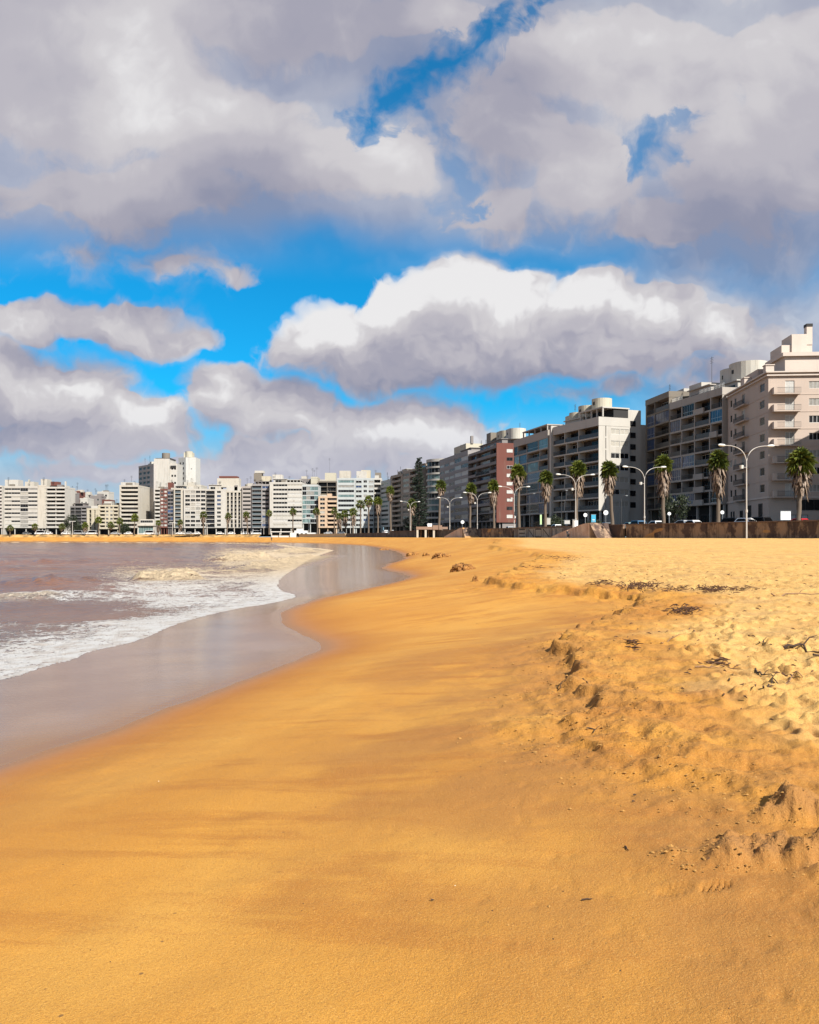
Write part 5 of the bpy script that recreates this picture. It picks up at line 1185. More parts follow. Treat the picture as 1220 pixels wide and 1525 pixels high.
# slender dark poles on the street behind the wall
dk = None
for i, (px, D, yt, lab) in enumerate([(901, 165, 716, 'thin dark street pole left of the palm before the blank end wall'), (925.5, 168, 738, 'shorter thin dark pole right of the palm before the blank end wall'), (836.5, 178, 730, 'thin dark pole before the long dark loggias'), (789, 200, 735, 'thin dark pole near the painted letter wall')]):
    x, y = W(px, D); r = empty('street_pole', (x, y, BASE)); tag(r, lab, 'pole', 'thin dark street poles'); H = HZ(yt, D) - BASE; m = MB(); m.tube([(0, 0, -.1), (0, 0, H - .6), (.1, 0, H - .2), (.9, 0, H)], [.08, .06, .05, .03], 8); m.build('pole', FR_D, r); m = MB(); m.box(.85, 1.3, -.1, .1, H - .08, H + .05); m.build('lamp_head', FR_A, r)

# ---------------------------------------------------------------- signs and street furniture
SGNW = flat('sign_white', (.74, .74, .74), .5); SGNB = flat('advert_blue', (.05, .32, .48), .4); SGNG = flat('sign_green', (.45, .62, .32), .5)
def round_sign(px, D, yc, r, label):
    x, y = W(px, D); root = empty('round_sign', (x, y, BASE)); tag(root, label, 'sign'); z = HZ(yc, D) - BASE; m = MB(); m.cyl(0, .05, .05, -.2, z, 8); m.build('post', FR_A, root)
    m = MB(); k = 24; pts = [(r * math.cos(2 * math.pi * i / k), 0, z + r * math.sin(2 * math.pi * i / k)) for i in range(k)]; vs = pts + [(p[0], .04, p[2]) for p in pts]
    m.add(vs, [tuple(range(k))[::-1], tuple(range(k, 2 * k))] + [(i, (i + 1) % k, k + (i + 1) % k, k + i) for i in range(k)][::-1]); m.build('sign_disc', SGNW, root)
    m = MB(); m.box(-r * .12, r * .12, -.012, -.003, z - r * .5, z + r * .5); m.box(-r * .3, r * .3, -.012, -.003, z + r * .1, z + r * .22); m.build('sign_mark', FR_A, root)
round_sign(872, 160, 767, .36, 'smaller white round sign left of the blue advert panel'); round_sign(902.5, 163, 763.5, .47, 'larger white round sign right of the blue advert panel')
round_sign(997, 140, 765, .28, 'small grey round sign under the black street tree'); round_sign(1076, 135, 763, .3, 'small pale round sign right of the bright crowned palm'); round_sign(689, 240, 777.5, .5, 'pale round sign above the distant stone stair')
def panel(name, px0, px1, y0, y1, D, m, label, cat='sign', depth=.25, z0=None, rz=0, post=True):
    x0, x1 = W(px0, D)[0], W(px1, D)[0]; za, zb_ = HZ(y1, D), HZ(y0, D); base = BASE if z0 is None else z0
    r = empty(name, ((x0 + x1) / 2, D, base), rz); tag(r, label, cat); w = (x1 - x0) / 2; mb = MB(); mb.box(-w, w, 0, depth, za - base, zb_ - base); mb.build('panel', m, r)
    f = MB(); f.box(-w - .05, w + .05, -.03, depth + .03, zb_ - base + .002, zb_ - base + .07); f.box(-w - .05, w + .05, -.03, depth + .03, za - base - .07, za - base - .002); f.build('frame', FR_A, r)
    if post:
        p = MB(); p.box(-w * .6 - .06, -w * .6 + .04, depth * .3, depth * .7, -.2, za - base - .07); p.box(w * .6 - .04, w * .6 + .06, depth * .3, depth * .7, -.2, za - base - .07); p.build('post', FR_A, r)
    return r
a_ = panel('advert_panel', 881, 887.5, 766.5, 777.5, 162, SGNB, 'bright blue street advert panel between two white round signs', 'advert panel')
mb = MB(); mb.box(-.25, .25, -.045, -.032, 1.9, 2.0); mb.box(-.18, .18, -.045, -.032, 1.7, 1.75); mb.build('poster_lines', SGNW, a_)
panel('notice_board', 856, 861, 775, 787, 143, SGNW, 'white upright notice board on posts at the stair foot', 'notice board', .12, 2.35)
panel('notice_board', 853, 856, 774, 788, 146, CONC, 'narrow beige board just left of the white notice board', 'notice board', .12, 2.35)
panel('totem_sign', 804.5, 807, 766.5, 781, 192, SGNG, 'thin pale green lit totem behind the painted letter wall', 'sign', .3, post=False)
panel('utility_box', 813, 820, 771.5, 781, 186, OFFW, 'off white utility cabinet behind the painted letter wall', 'cabinet', .6, post=False)
panel('site_hoarding', 1163, 1178, 761.5, 774, 132, SGNW, 'white double panel hoarding against the pink block', 'hoarding', .1)
panel('white_container', 841, 849, 775, 780, 170, SHUTW, 'low white box behind the wall beside a white arch', 'container', .8, post=False)
# beach shelter
def shelter():
    D = 236; x0, x1 = W(620, D)[0], W(667, D)[0]; r = empty('beach_shelter', (x0, D, 2.35), 0); tag(r, 'flat roofed beach shelter on pale pillars with a small white sign on top', 'shelter'); Wd = x1 - x0
    m = MB(); m.box(0, Wd * .52, 0, 4, 2.4, 3.2); m.box(Wd * .523, Wd * .82, -.1, 4, 2.35, 3.6); m.box(Wd * .823, Wd, 0, 4, 2.5, 3.15); m.build('roof', plaster('shelter_brown', (.34, .22, .16), .4), r)
    for f in (.01, .27, .53, .79): p = MB(); p.box(Wd * f, Wd * f + .55, .1, .7, -.4, 2.347); p.build('pillar', plaster('pillar_pale', (.62, .56, .46), .3), r)
    for f in (.14, .38): p = MB(); p.box(Wd * f, Wd * f + .25, 1.6, 1.9, -.4, 2.39); p.build('pillar', plaster('pillar_brown', (.26, .17, .12), .4), r)
    b = MB(); b.box(.1, Wd, 3.7, 3.95, -.4, 2.34); b.build('back_wall', WM_D, r)
    s = MB(); s.box(Wd * .36, Wd * .50, .5, .62, 3.25, 4.1); s.build('roof_sign', SGNW, r)
shelter()
# white beach house
def beach_house():
    D = 405; r = empty('beach_house', W(432, D) + (2.6,), 0); tag(r, 'small white beach house with a stepped roof and three dark windows', 'beach house'); WHT = plaster('beach_house_white', (.78, .77, .75), .1)
    m = MB(); m.prism([(0, 0), (12, 0), (12, 6), (0, 6)], -.5, 2.2); m.prism([(-9, 1), (0, 1), (0, 6), (-9, 6)], -.5, 1.0); m.box(2, 8, .5, 5.5, 2.203, 3.2); m.box(3, 6, 1, 5, 3.203, 4.2); m.build('wall', WHT, r)
    m = MB(); m.box(-9.3, .3, -.5, 6.2, 2.4, 2.8); m.box(-9, -8.7, -.2, 0, -.5, 2.397); m.box(-5, -4.7, -.2, 0, -.5, 2.397); m.build('awning', WHT, r)
    for x in (3.2, 5.2, 7.2): window(1.0, 1.2, 1, FR_D, G_DARK, r, (x, -.085, .7), 0, False)
    m = MB(); m.box(12.003, 26, 2, 2.5, -.6, .9); m.build('garden_wall', WHT, r)
beach_house()
def pod():
    D = 440; r = empty('glazed_kiosk', W(205, D) + (BASE,), 0); tag(r, 'glazed promenade kiosk with a white canopy below the tall tower', 'kiosk'); m = MB(); m.box(0, 8.5, 0, 5, 0, .6); m.box(0, .4, 0, 5, .603, 4.6); m.box(8.1, 8.5, 0, 5, .603, 4.6); m.box(-.4, 8.9, -.8, 5.4, 4.603, 5.6); m.box(1.2, 8.3, .3, 5, 5.603, 8); m.build('wall', WHITE, r)
    window(7.7, 3.9, 6, FR_W, G_TEAL, r, (.4, .3, .65), 0, False); window(6.6, 1.3, 6, FR_W, G_DARK, r, (1.4, .21, 6.2), 0, False)
pod()

# ---------------------------------------------------------------- cars
TYRE = flat('tyre', (.02, .02, .02), .9); RIM = flat('wheel_rim', (.4, .4, .42), .35, .8); LAMPF = flat('headlight', (.7, .7, .7), .2); LAMPR = flat('tail_light', (.35, .02, .02), .3)
def car_paint(n, c): return flat('paint_' + n, c, .22, .25)
CP = dict(white=car_paint('white', (.72, .72, .71)), silver=car_paint('silver', (.38, .39, .40)), grey=car_paint('grey', (.13, .135, .14)), black=car_paint('black', (.02, .02, .022)), red=car_paint('red', (.42, .02, .025)), blue=car_paint('blue', (.06, .13, .22)), green=car_paint('green', (.20, .27, .25)))
carm = {}
def car_mesh(kind, paint):
    key = (kind, paint)
    if key in carm: return carm[key]
    L_, H, w = {'hatch': (4.0, 1.50, .86), 'sedan': (4.5, 1.45, .88), 'suv': (4.5, 1.70, .92), 'van': (5.2, 2.2, .98)}[kind]
    h = L_ / 2
    lo = [(-h, .35), (-h + .05, .75), (-h + .9 * (kind != 'van') + .3, .93), (h * .2, .98), (h - .5, .98), (h - .03, .85), (h, .4)]
    ca = {'hatch': [(-h + 1.05, .93), (-.45, H), (h * .45, H), (h - .25, .98)], 'sedan': [(-h + 1.2, .93), (-.35, H), (h * .35, H), (h - .75, .98)], 'suv': [(-h + 1.05, .93), (-.6, H), (h * .75, H), (h - .12, .98)], 'van': [(-h + .35, .93), (-h + 1.1, H), (h - .15, H), (h - .03, .98)]}[kind]
    b = MB()
    def extr(prof, y0, y1, top_in=0, mi=0):
        n = len(prof); vs = [(x, y0 + (top_in if z > 1.2 else 0), z) for x, z in prof] + [(x, y1 - (top_in if z > 1.2 else 0), z) for x, z in prof]
        b.add(vs, [(i, (i + 1) % n, n + (i + 1) % n, n + i) for i in range(n)], mi); b.add(vs, [tuple(range(n))[::-1], tuple(range(n, 2 * n))], mi)
    extr([(x, z) for x, z in lo] , -w, w); extr(ca, -w + .04, w - .04, .16)
    body = b.mesh('body', CP[paint]); g = MB(); c0, c1, c2, c3 = ca
    for s in (-1, 1):
        yb = s * (w - .035); yt = s * (w - .04 - .15)
        f = lambda x, z: (x, yb + (yt - yb) * ((z - .95) / (H - .95)), z)
        g.add([f(c0[0] + .25, 1.0), f(c1[0] + .1, H - .1), f(c2[0] - .1, H - .1), f(c3[0] - .2, 1.02)], [(0, 1, 2, 3), (3, 2, 1, 0)])
    e = .02
    g.add([(c0[0] - e, -w + .15, .98), (c0[0] - e, w - .15, .98), (c1[0] - e * 2, w - .25, H - .07), (c1[0] - e * 2, -w + .25, H - .07)], [(0, 1, 2, 3), (3, 2, 1, 0)])
    g.add([(c3[0] + e, -w + .15, 1.03), (c3[0] + e, w - .15, 1.03), (c2[0] + e * 2, w - .25, H - .07), (c2[0] + e * 2, -w + .25, H - .07)], [(0, 1, 2, 3), (3, 2, 1, 0)])
    win = g.mesh('windows', G_DARK); wh = MB()
    n = 16
    def disc(r, y0, y1, mi):
        vs = [(r * math.cos(2 * math.pi * i / n), y0, r * math.sin(2 * math.pi * i / n)) for i in range(n)] + [(r * math.cos(2 * math.pi * i / n), y1, r * math.sin(2 * math.pi * i / n)) for i in range(n)]
        wh.add(vs, [(i, (i + 1) % n, n + (i + 1) % n, n + i) for i in range(n)], mi, True); wh.add(vs, [tuple(range(n)), tuple(range(n, 2 * n))[::-1]], mi)
    disc(.32, -.11, .11, 0); disc(.19, -.125, .125, 1); wheel = wh.mesh('wheel', [TYRE, RIM])
    hl = MB(); hl.box(-.05, .05, -.16, .16, -.07, .07); carm[key] = (body, win, wheel, hl.mesh('headlight', LAMPF), hl.mesh('tail_light', LAMPR), L_, w); return carm[key]
def car(px, D, kind, paint, label, along=True, base=3.87, group='cars parked and passing behind the sea wall'):
    body, win, wheel, hl, tl, L_, w = car_mesh(kind, paint); x, y = W(px, D); r = empty('car', (x, y, base), heading(px, D) + (math.pi if rng.random() < .4 else 0) if along else rng.choice([0, math.pi]))
    tag(r, label, 'car', group); link('body', body, None, r); link('windows', win, None, r)
    for sx in (-1, 1):
        for sy in (-1, 1): o = link('wheel', wheel, None, r); o.location = (sx * L_ * .31, sy * (w - .08), .32)
    for sy in (-1, 1):
        o = link('headlight', hl, None, r); o.location = (-L_ / 2 + .01, sy * (w - .2), .68); o = link('tail_light', tl, None, r); o.location = (L_ / 2 - .01, sy * (w - .2), .75)
    return r
for a in [(1107, 121, 'hatch', 'white', 'white hatchback beside the tallest lamp pole'), (1128, 124, 'suv', 'black', 'black car right of the white hatchback by the tallest lamp'), (1194, 124, 'hatch', 'red', 'red car behind the palm at the right edge'), (1087, 128, 'suv', 'black', 'dark car between the pale round sign and the white hatchback'),
          (1034, 134, 'sedan', 'white', 'white car left of the bright crowned palm'), (1020, 137, 'hatch', 'silver', 'silver car left of the white one under the loggias'), (979, 142, 'hatch', 'white', 'white car beside the skirted palm trunk and the black tree'), (953, 150, 'suv', 'blue', 'blue tall car left of the second double armed lamp'), (940, 153, 'sedan', 'green', 'grey green car left of the blue tall car'),
          (905, 158, 'hatch', 'grey', 'grey car beneath the larger white round sign'), (879, 168, 'sedan', 'white', 'white car beside the blue advert panel'), (830, 182, 'hatch', 'white', 'white car top above the painted letter wall'), (760, 214, 'sedan', 'silver', 'silver car at the foot of the red brick wall'), (700, 245, 'hatch', 'grey', 'grey car behind the distant stone stair'), (583, 318, 'sedan', 'silver', 'silver car above the dark wall left of the pine'), (574, 330, 'hatch', 'white', 'white car at the far end of the dark wall')]: car(*a)
FARC = [(118, 'van', 'silver', 'long silver van before the dark glass fronted block'), (130, 'hatch', 'silver', 'silver car right of the long silver van'), (137, 'van', 'white', 'white van left of the cream balcony block'), (98, 'hatch', 'white', 'white car left of the dark leafy tree'), (172, 'sedan', 'silver', 'silver car before the ten row white block'), (191, 'hatch', 'white', 'white car near the kiosk under the tower'), (60, 'van', 'white', 'white van below the blank cream slab'), (72, 'hatch', 'white', 'white car below the red rooftop box block'), (222, 'van', 'white', 'white van in front of the glazed kiosk'), (269, 'sedan', 'white', 'white car by the stout skirted palm'), (281, 'hatch', 'silver', 'silver car right of the stout skirted palm'), (293, 'hatch', 'white', 'white car left of the wide crowned palm'), (328, 'hatch', 'white', 'white car before the dark balcony column block'), (344, 'sedan', 'white', 'white car right of the thin lamp by the egg crate block'), (365, 'hatch', 'white', 'white car before the taupe block'), (382, 'van', 'white', 'white van before the lilac grey block'), (489, 'hatch', 'silver', 'silver car before the peach block'), (508, 'hatch', 'white', 'white car under the palm group'), (40, 'hatch', 'grey', 'grey car below the blue glass column')]
for px, k, p, lab in FARC: car(px, 431 if px < 480 else 395, k, p, lab, along=False, base=3.9, group='tiny cars round the far bay')

# ---------------------------------------------------------------- people
SKIN = flat('skin', (.42, .24, .16), .6); CLD = flat('cloth_dark', (.018, .018, .022), .9); CLG = flat('cloth_grey', (.06, .06, .075), .9); HAIR = flat('hair_dark', (.02, .014, .01), .7)
def skin_mesh(name, verts, edges, radii, m, parent, root=0):
    me = bpy.data.meshes.new(name); me.from_pydata(verts, edges, []); me.materials.append(m); o = bpy.data.objects.new(name, me); COL.objects.link(o); o.parent = parent
    md = o.modifiers.new('skin', 'SKIN'); 
    if not me.skin_vertices: me.attributes  # layer is made with the modifier below
    bm = bmesh.new(); bm.from_mesh(me); lay = bm.verts.layers.skin.verify(); bm.verts.ensure_lookup_table()
    for i, r in enumerate(radii): bm.verts[i][lay].radius = (r, r) if not hasattr(r, '__len__') else r; bm.verts[i][lay].use_root = (i == root)
    bm.to_mesh(me); bm.free(); o.modifiers.new('smooth', 'SUBSURF').levels = 1; o.modifiers[-1].render_levels = 2; me.polygons.foreach_set('use_smooth', [True] * len(me.polygons)); md.use_smooth_shade = True; return o
def person(x, y, z, H, rz, label, stride=.12, arms=(.2, -.15), hold=False, lean=0.0, top=None, legs=None):
    r = empty('person', (x, y, z), rz); tag(r, label, 'person'); s = H / 1.72
    V_ = lambda a, b, c: ((a) * s, (b + lean * max(0, c - .9)) * s, c * s)
    P = [V_(0, 0, .93), V_(0, .01, 1.12), V_(0, .01, 1.36), V_(0, .02, 1.47), V_(0, .03, 1.55), V_(0, .03, 1.64),                                  # 0-5 pelvis .. crown
         V_(.095, 0, .88), V_(.10, stride * .5, .48), V_(.10, stride, .09), V_(.11, stride - .16, .035),                                          # 6-9 left leg
         V_(-.095, 0, .88), V_(-.10, -stride * .4, .48), V_(-.10, -stride, .09), V_(-.11, -stride - .16, .035),                                    # 10-13
         V_(.17, 0, 1.38), V_(.23, arms[0] * .4, 1.10), V_(.22, arms[0] - .08, .87), V_(.215, arms[0] - .12, .80), V_(.21, arms[0] - .16, .74), V_(.235, arms[0] - .15, .75), V_(.195, arms[0] - .17, .77),
         V_(-.17, 0, 1.38), V_(-.23, arms[1] * .4, 1.10), V_(-.22, arms[1] - .08, .87), V_(-.215, arms[1] - .12, .80), V_(-.21, arms[1] - .16, .74), V_(-.235, arms[1] - .15, .75), V_(-.195, arms[1] - .17, .77)]
    E = [(0, 1), (1, 2), (2, 3), (3, 4), (4, 5), (0, 6), (6, 7), (7, 8), (8, 9), (0, 10), (10, 11), (11, 12), (12, 13), (2, 14), (14, 15), (15, 16), (16, 17), (17, 18), (17, 19), (17, 20), (2, 21), (21, 22), (22, 23), (23, 24), (24, 25), (24, 26), (24, 27)]
    Rr = [(.15, .10), (.125, .09), (.15, .10), .055, .085, .075, .085, .055, .038, .035, .085, .055, .038, .035, .06, .042, .03, .028, .01, .01, .01, .06, .042, .03, .028, .01, .01, .01]
    Rr = [tuple(v * s for v in q_) if hasattr(q_, '__len__') else q_ * s for q_ in Rr]
    skin_mesh('body', P, E, Rr, SKIN, r)
    jv = [P[1], P[2], P[14], P[15], P[16], P[21], P[22], P[23], P[0]]; skin_mesh('jacket', jv, [(8, 0), (0, 1), (1, 2), (2, 3), (3, 4), (1, 5), (5, 6), (6, 7)], [q_ * s for q_ in (.155, .17, .08, .06, .045, .08, .06, .045, .16)], top or CLD, r, 8)
    tv = [P[0], P[6], P[7], P[8], P[10], P[11], P[12]]; skin_mesh('trousers', tv, [(0, 1), (1, 2), (2, 3), (0, 4), (4, 5), (5, 6)], [q_ * s for q_ in (.155, .10, .075, .06, .10, .075, .06)], legs or CLD, r)
    h = MB(); c = Vector(P[5]) + Vector((0, .015 * s, -.01 * s)); k = 10
    vs = [c + Vector((math.cos(2 * math.pi * i / k) * math.cos(t) * .095, math.sin(2 * math.pi * i / k) * math.cos(t) * .105, math.sin(t) * .10)) * s for t in (-.5, 0, .5, 1.0, 1.5) for i in range(k)]
    h.add(vs, [(j * k + i, j * k + (i + 1) % k, (j + 1) * k + (i + 1) % k, (j + 1) * k + i) for j in range(4) for i in range(k)], 0, True); h.build('hair', HAIR, r)
    return r
def ground_z(x, y):
    a = math.atan2(x, y); d = math.hypot(x, y); i = np.searchsorted(rad, d); j = np.searchsorted(ang, a); return float(GZ[i, j])
x, y = W(845.3, 141); person(x, y, ground_z(x, y), 1.42, .3, 'dark clothed person standing on the sand at the stair foot', .10, (.15, -.1))
x, y = W(847.2, 142); person(x, y, ground_z(x, y), 1.05, 2.6, 'shorter dark clothed figure touching the taller one by the stair foot', .08, (.3, .2), lean=.12, top=CLG)
x, y = W(404.5, 345); person(x, y, max(ground_z(x, y), .25), 1.75, .2, 'lone dark clothed person at the far water edge before the white beach house', .14, (.1, -.2))

# ---------------------------------------------------------------- wrack, sticks and clods on the sand
WOOD = flat('driftwood_dark', (.055, .028, .014), .9, var=.4, sc=20); WOODL = flat('driftwood_pale', (.22, .12, .06), .9, var=.3, sc=20); WEED = flat('seaweed', (.10, .042, .016), .85, var=.5, sc=15)
def zfind(px, py):                                         # where the ray of a photo point meets the sand
    lo = None
    for k in range(400):
        D = 1.5 * 1.012 ** k; x, y = W(px, D); z = HZ(py, D)
        if z <= ground_z(x, y): return x, y, ground_z(x, y)
    return x, y, ground_z(x, y)
def stick(pts, r, m, label, name='driftwood_stick', cat='driftwood'):
    P = [zfind(*p) for p in pts]; o0 = Vector(P[0]); root = MB(); n = len(P); V2 = []
    rr_ = random.Random(len(label))
    for a, b in zip(P[:-1], P[1:]):
        for k in range(4): f = k / 4; q_ = Vector(a).lerp(Vector(b), f); V2.append((q_.x + rr_.uniform(-1, 1) * r * .8 - o0.x, q_.y - o0.y, ground_z(q_.x, q_.y) + r * .9 - o0.z + rr_.uniform(0, r)))
    V2.append((P[-1][0] - o0.x, P[-1][1] - o0.y, P[-1][2] - o0.z + r))
    k = len(V2); root.tube(V2, [r * (1 - .6 * i / (k - 1)) for i in range(k)], 7)
    if k > 6: b = Vector(V2[k // 2]); root.tube([b, b + Vector((r * 5, r * 3, r * 4)), b + Vector((r * 10, r * 4, r * 5))], [r * .5, r * .4, r * .15], 5)
    o = root.build(name, m); o.location = o0; tag(o, label, cat, 'driftwood and twigs on the beach'); return o
stick([(1166, 970), (1195, 972), (1228, 974)], .022, WOOD, 'thick dark stick lying at the right edge of the sand'); stick([(1212, 980), (1232, 982)], .015, WOOD, 'short dark stick just below the thick one at the right edge')
stick([(1138, 1024), (1150, 1018), (1168, 1022)], .009, WOOD, 'bent twig with a hooked end in the foreground of the berm'); stick([(1126, 1002), (1138, 1008), (1152, 1011)], .010, WOOD, 'forked dark twig left of the hooked one'); stick([(1168, 1022), (1182, 1014), (1196, 1018)], .008, WOODL, 'thin zigzag twig right of the hooked one')
stick([(1086, 1016), (1092, 1006)], .008, WOOD, 'small upright twig below the pale bleached stick'); stick([(1036, 997), (1058, 996), (1072, 997)], .010, WOODL, 'pale bleached stick on a dark seaweed smear'); stick([(985, 960), (1012, 948)], .009, WOODL, 'long pale straw slanting over the trampled sand'); stick([(1027, 937), (1042, 949)], .010, WOODL, 'slim brown stick above the slanting straw')
stick([(1130, 960), (1138, 958), (1137, 961)], .010, WOOD, 'tiny curled dark twig in the middle of the trampled sand'); stick([(868, 1012), (881, 1021)], .007, WOOD, 'twig at the lip of the soft sand step'); stick([(874, 1088), (886, 1092), (884, 1094)], .006, WOOD, 'small hooked black twig on the damp slope'); stick([(866, 1345), (882, 1340)], .0045, WOOD, 'short straight twig left of the shoe print')
stick([(931, 1266), (937, 1272)], .005, WOOD, 'tiny dark chip above the short straight twig'); stick([(643, 1343), (646, 1345)], .005, WOOD, 'single black speck of wood on the smooth lower sand'); stick([(944, 1186), (948, 1188)], .006, WOOD, 'upper of two black bits on the damp slope'); stick([(942, 1196), (946, 1197)], .005, WOOD, 'lower of two black bits on the damp slope')
stick([(1150, 889), (1190, 887), (1225, 886)], .018, WOODL, 'long reddish pole on the wrack line near the right edge'); stick([(834, 1030), (838, 1024)], .006, WOOD, 'tiny leaning twig on the damp sand left of the step')
def weed(px0, px1, py, n, label, h=.07, seed=1, spread=.3):
    rr_ = random.Random(seed); a, b = zfind(px0, py), zfind(px1, py); o0 = Vector(a); m = MB(); L_ = (Vector(b) - o0).length
    for k in range(int(n * 1.3)):
        f = min(1, max(0, rr_.choice([.1, .3, .42, .7, .93]) + rr_.gauss(0, .10))); q_ = o0.lerp(Vector(b), f); x, y = q_.x + rr_.gauss(0, spread * .4), q_.y + (f - .4) * spread * 2 + rr_.gauss(0, spread * .8); z = ground_z(x, y); d = Vector((rr_.uniform(-1, 1), rr_.uniform(-.6, .6), rr_.uniform(-.1, .25))).normalized() * rr_.uniform(.10, .30) * (.5 + L_ * .25)
        p = Vector((x, y, z + rr_.uniform(0, h))) - o0; m.tube([p - d * .5, p + Vector((rr_.uniform(-.04, .04), 0, rr_.uniform(0, h * .6))), p + d * .5], [.004, .007 + h * .05, .003], 4)
    o = m.build('seaweed_clump', WEED); o.location = o0; tag(o, label, 'seaweed', 'seaweed clumps on the wrack line', 'stuff'); return o
weed(930, 974, 879, 90, 'largest dark seaweed heap on the wrack line, left of centre', .12, 1, .5); weed(1043, 1085, 881.5, 90, 'flat dark seaweed heap right along the wrack line', .09, 2, .5); weed(1000, 1038, 912, 70, 'long seaweed heap between the wrack line and the trampled sand', .07, 3, .25)
weed(885, 915, 871, 40, 'thin seaweed smear left of the largest heap', .04, 4, .4); weed(985, 1025, 878, 36, 'broken seaweed smear between the two big heaps', .04, 5, .4); weed(1090, 1130, 880, 30, 'thin trailing seaweed right of the flat heap', .04, 6, .4); weed(822, 850, 832, 40, 'far seaweed scatter nearest the stair', .06, 7, 1.2); weed(935, 950, 966, 16, 'small star shaped weed knot on the trampled sand', .04, 8, .15); weed(800, 812, 846, 26, 'small weed scatter above the sand step', .05, 9, 1.0)
weed(1060, 1085, 990, 40, 'dark weed smear under the pale bleached stick', .02, 10, .12); weed(1160, 1168, 1003, 14, 'small weed scrap right of the forked twig', .03, 11, .05)
# loose small litter: nobody could count it
m = MB(); rr_ = random.Random(99)
for k in range(900):
    u = rr_.uniform(.10, .53); D = math.exp(rr_.uniform(math.log(6), math.log(48))); x, y = D * math.sin(u), D * math.cos(u)
    i = np.searchsorted(rad, D); j = np.searchsorted(ang, u)
    if dry[i, j] < .25: continue
    band_ = math.exp(-((D - 27) / 4.5) ** 2) + .5 * math.exp(-((D - 13) / 4) ** 2) + .12
    if rr_.random() > band_: continue
    s = rr_.uniform(.02, .11) * (.5 + D / 40); a = rr_.uniform(0, 3.14); z = GZ[i, j]; d = Vector((math.cos(a), math.sin(a), rr_.uniform(-.05, .25))) * s
    p = Vector((x, y, z + .012)); m.tube([p - d * .5, p + Vector((0, 0, s * .12)), p + d * .5], [.003, .006 + s * .05, .002], 4)
tag(m.build('beach_litter', WEED), kind='stuff')
shell = MB(); rr_ = random.Random(5)
for k in range(60):
    u = rr_.uniform(-.42, .45); D = math.exp(rr_.uniform(math.log(2.7), math.log(11))); x, y = D * math.sin(u), D * math.cos(u); i = np.searchsorted(rad, D); j = np.searchsorted(ang, u)
    if sE[i, j] < .3: continue
    z = GZ[i, j]; s = rr_.uniform(.002, .0055); a = rr_.uniform(0, 3.14); d = Vector((math.cos(a), math.sin(a), 0)) * s; e = Vector((-d.y, d.x, 0)) * .7; p = Vector((x, y, z)); mi = 0 if rr_.random() < .3 else 1
    shell.add([p - d, p + e, p + d, p - e, p + Vector((0, 0, s))], [(0, 1, 4), (1, 2, 4), (2, 3, 4), (3, 0, 4)], mi)
tag(shell.build('shell_grit', [flat('shell_white', (.7, .66, .58), .5), flat('grit_dark', (.05, .025, .012), .9)]), kind='stuff')
# crumbs of broken sand along the step and round the clods
cr = MB(); rr_ = random.Random(17); nC = 0
for k in range(60000):
    if nC > 1500: break
    u = rr_.uniform(.0, .53); D = math.exp(rr_.uniform(math.log(3.4), math.log(20))); i = np.searchsorted(rad, D); j = np.searchsorted(ang, u)
    e = abs(float(edge[i, j]) + .1); pr = max(math.exp(-(e / .5) ** 2) * (.5 if D > 5 else .15), .9 * float(clump[i, j] > .02) * float(clump[i, j] < .8)) + .004
    if rr_.random() > pr: continue
    nC += 1; x, y = D * math.sin(u), D * math.cos(u); z = float(GZ[i, j]); s = min(.03, .004 + abs(rr_.gauss(0, .0055))) * (.5 + D / 14)
    vs = [(x + a * s * rr_.uniform(.6, 1.3), y + b * s * rr_.uniform(.6, 1.3), z + c * s * rr_.uniform(.4, .9)) for a, b, c in ((1, 0, .2), (0, 1, .2), (-1, 0, .2), (0, -1, .2), (.1, .1, 1.0), (0, 0, -1))]
    cr.add(vs, [(0, 1, 4), (1, 2, 4), (2, 3, 4), (3, 0, 4), (1, 0, 5), (2, 1, 5), (3, 2, 5), (0, 3, 5)])
tag(cr.build('sand_crumbs', flat('sand_crumb', (.36, .185, .045), .95, var=.4, sc=30)), kind='stuff')
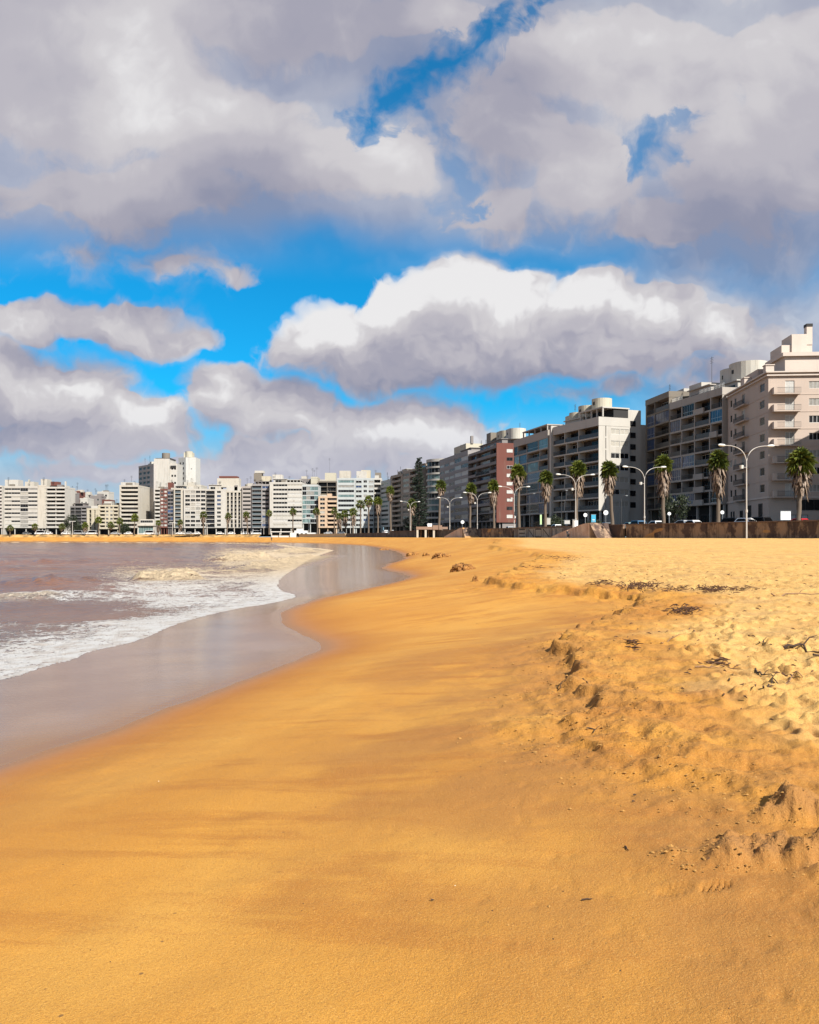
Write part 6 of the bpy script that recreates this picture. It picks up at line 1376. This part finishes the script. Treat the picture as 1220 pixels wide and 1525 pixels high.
# eroded sand clods left standing on the slope
CLOD = mat('clod_sand', lambda q, bs: (q.put(bs.inputs['Base Color'], q.mix(q.ss(q.noise(q.node('ShaderNodeNewGeometry').outputs['Position'], 5, 4, .6), .4, .65), (.20, .085, .022, 1), (.34, .16, .035, 1))), setattr(bs.inputs['Roughness'], 'default_value', .95), q.put(bs.inputs['Normal'], q.bump(q.noise(q.node('ShaderNodeNewGeometry').outputs['Position'], 9, 4, .65), .06))))
def clod(px0, px1, py0, py1, label, seed, D):
    a, b = [(W(p, D) + (ground_z(*W(p, D)),)) for p in (px0, px1)]; c0 = (Vector(a) + Vector(b)) / 2; w = (Vector(b) - Vector(a)).length / 2; h = (py1 - py0) / F * c0.y * .55; n, k = 90, 16; vs = []
    for j in range(k + 1):
        t = j / k
        for i in range(n):
            an = 2 * math.pi * i / n; r_ = (1 - .25 * t ** 2 if t < .8 else .84 * (1 - (t - .8) * 5) + .02) * (1 + .75 * float(fbm(np.array([math.cos(an) * 2.2 + seed]), np.array([math.sin(an) * 2.2 + t * 1.5]), 2.1, 4, seed, .65)[0]))
            vs.append((math.cos(an) * w * r_, math.sin(an) * w * .55 * r_, -.15 + (h + .15) * min(1, t * 1.2) * (1 + .9 * float(fbm(np.array([math.cos(an) * 3]), np.array([math.sin(an) * 3 + t]), 1.8, 4, seed + 5, .65)[0]))))
    m = MB(); m.add(vs, [(j * n + i, j * n + (i + 1) % n, (j + 1) * n + (i + 1) % n, (j + 1) * n + i) for j in range(k) for i in range(n)], 0, True); m.add(vs, [tuple(range(k * n, (k + 1) * n))]); o = m.build('sand_clod', CLOD); o.location = c0; tag(o, label, 'sand clod', 'eroded brown sand clods on the beach slope')
clod(675, 706, 822.5, 834, 'largest eroded brown sand clod, right end of the row', 1, 46); clod(645, 672, 815.5, 824, 'wide flat eroded sand clod, second from the right', 2, 64); clod(630, 639, 813, 817.5, 'smallest eroded sand clod in the row', 3, 80); clod(607, 622, 810, 815, 'eroded sand clod fourth from the right', 4, 96); clod(565, 579, 808, 810.5, 'farthest low eroded sand clod at the left end of the row', 5, 150)
clod(704, 713, 855, 862, 'dark clod at the tip of the curved sand step', 6, 29)
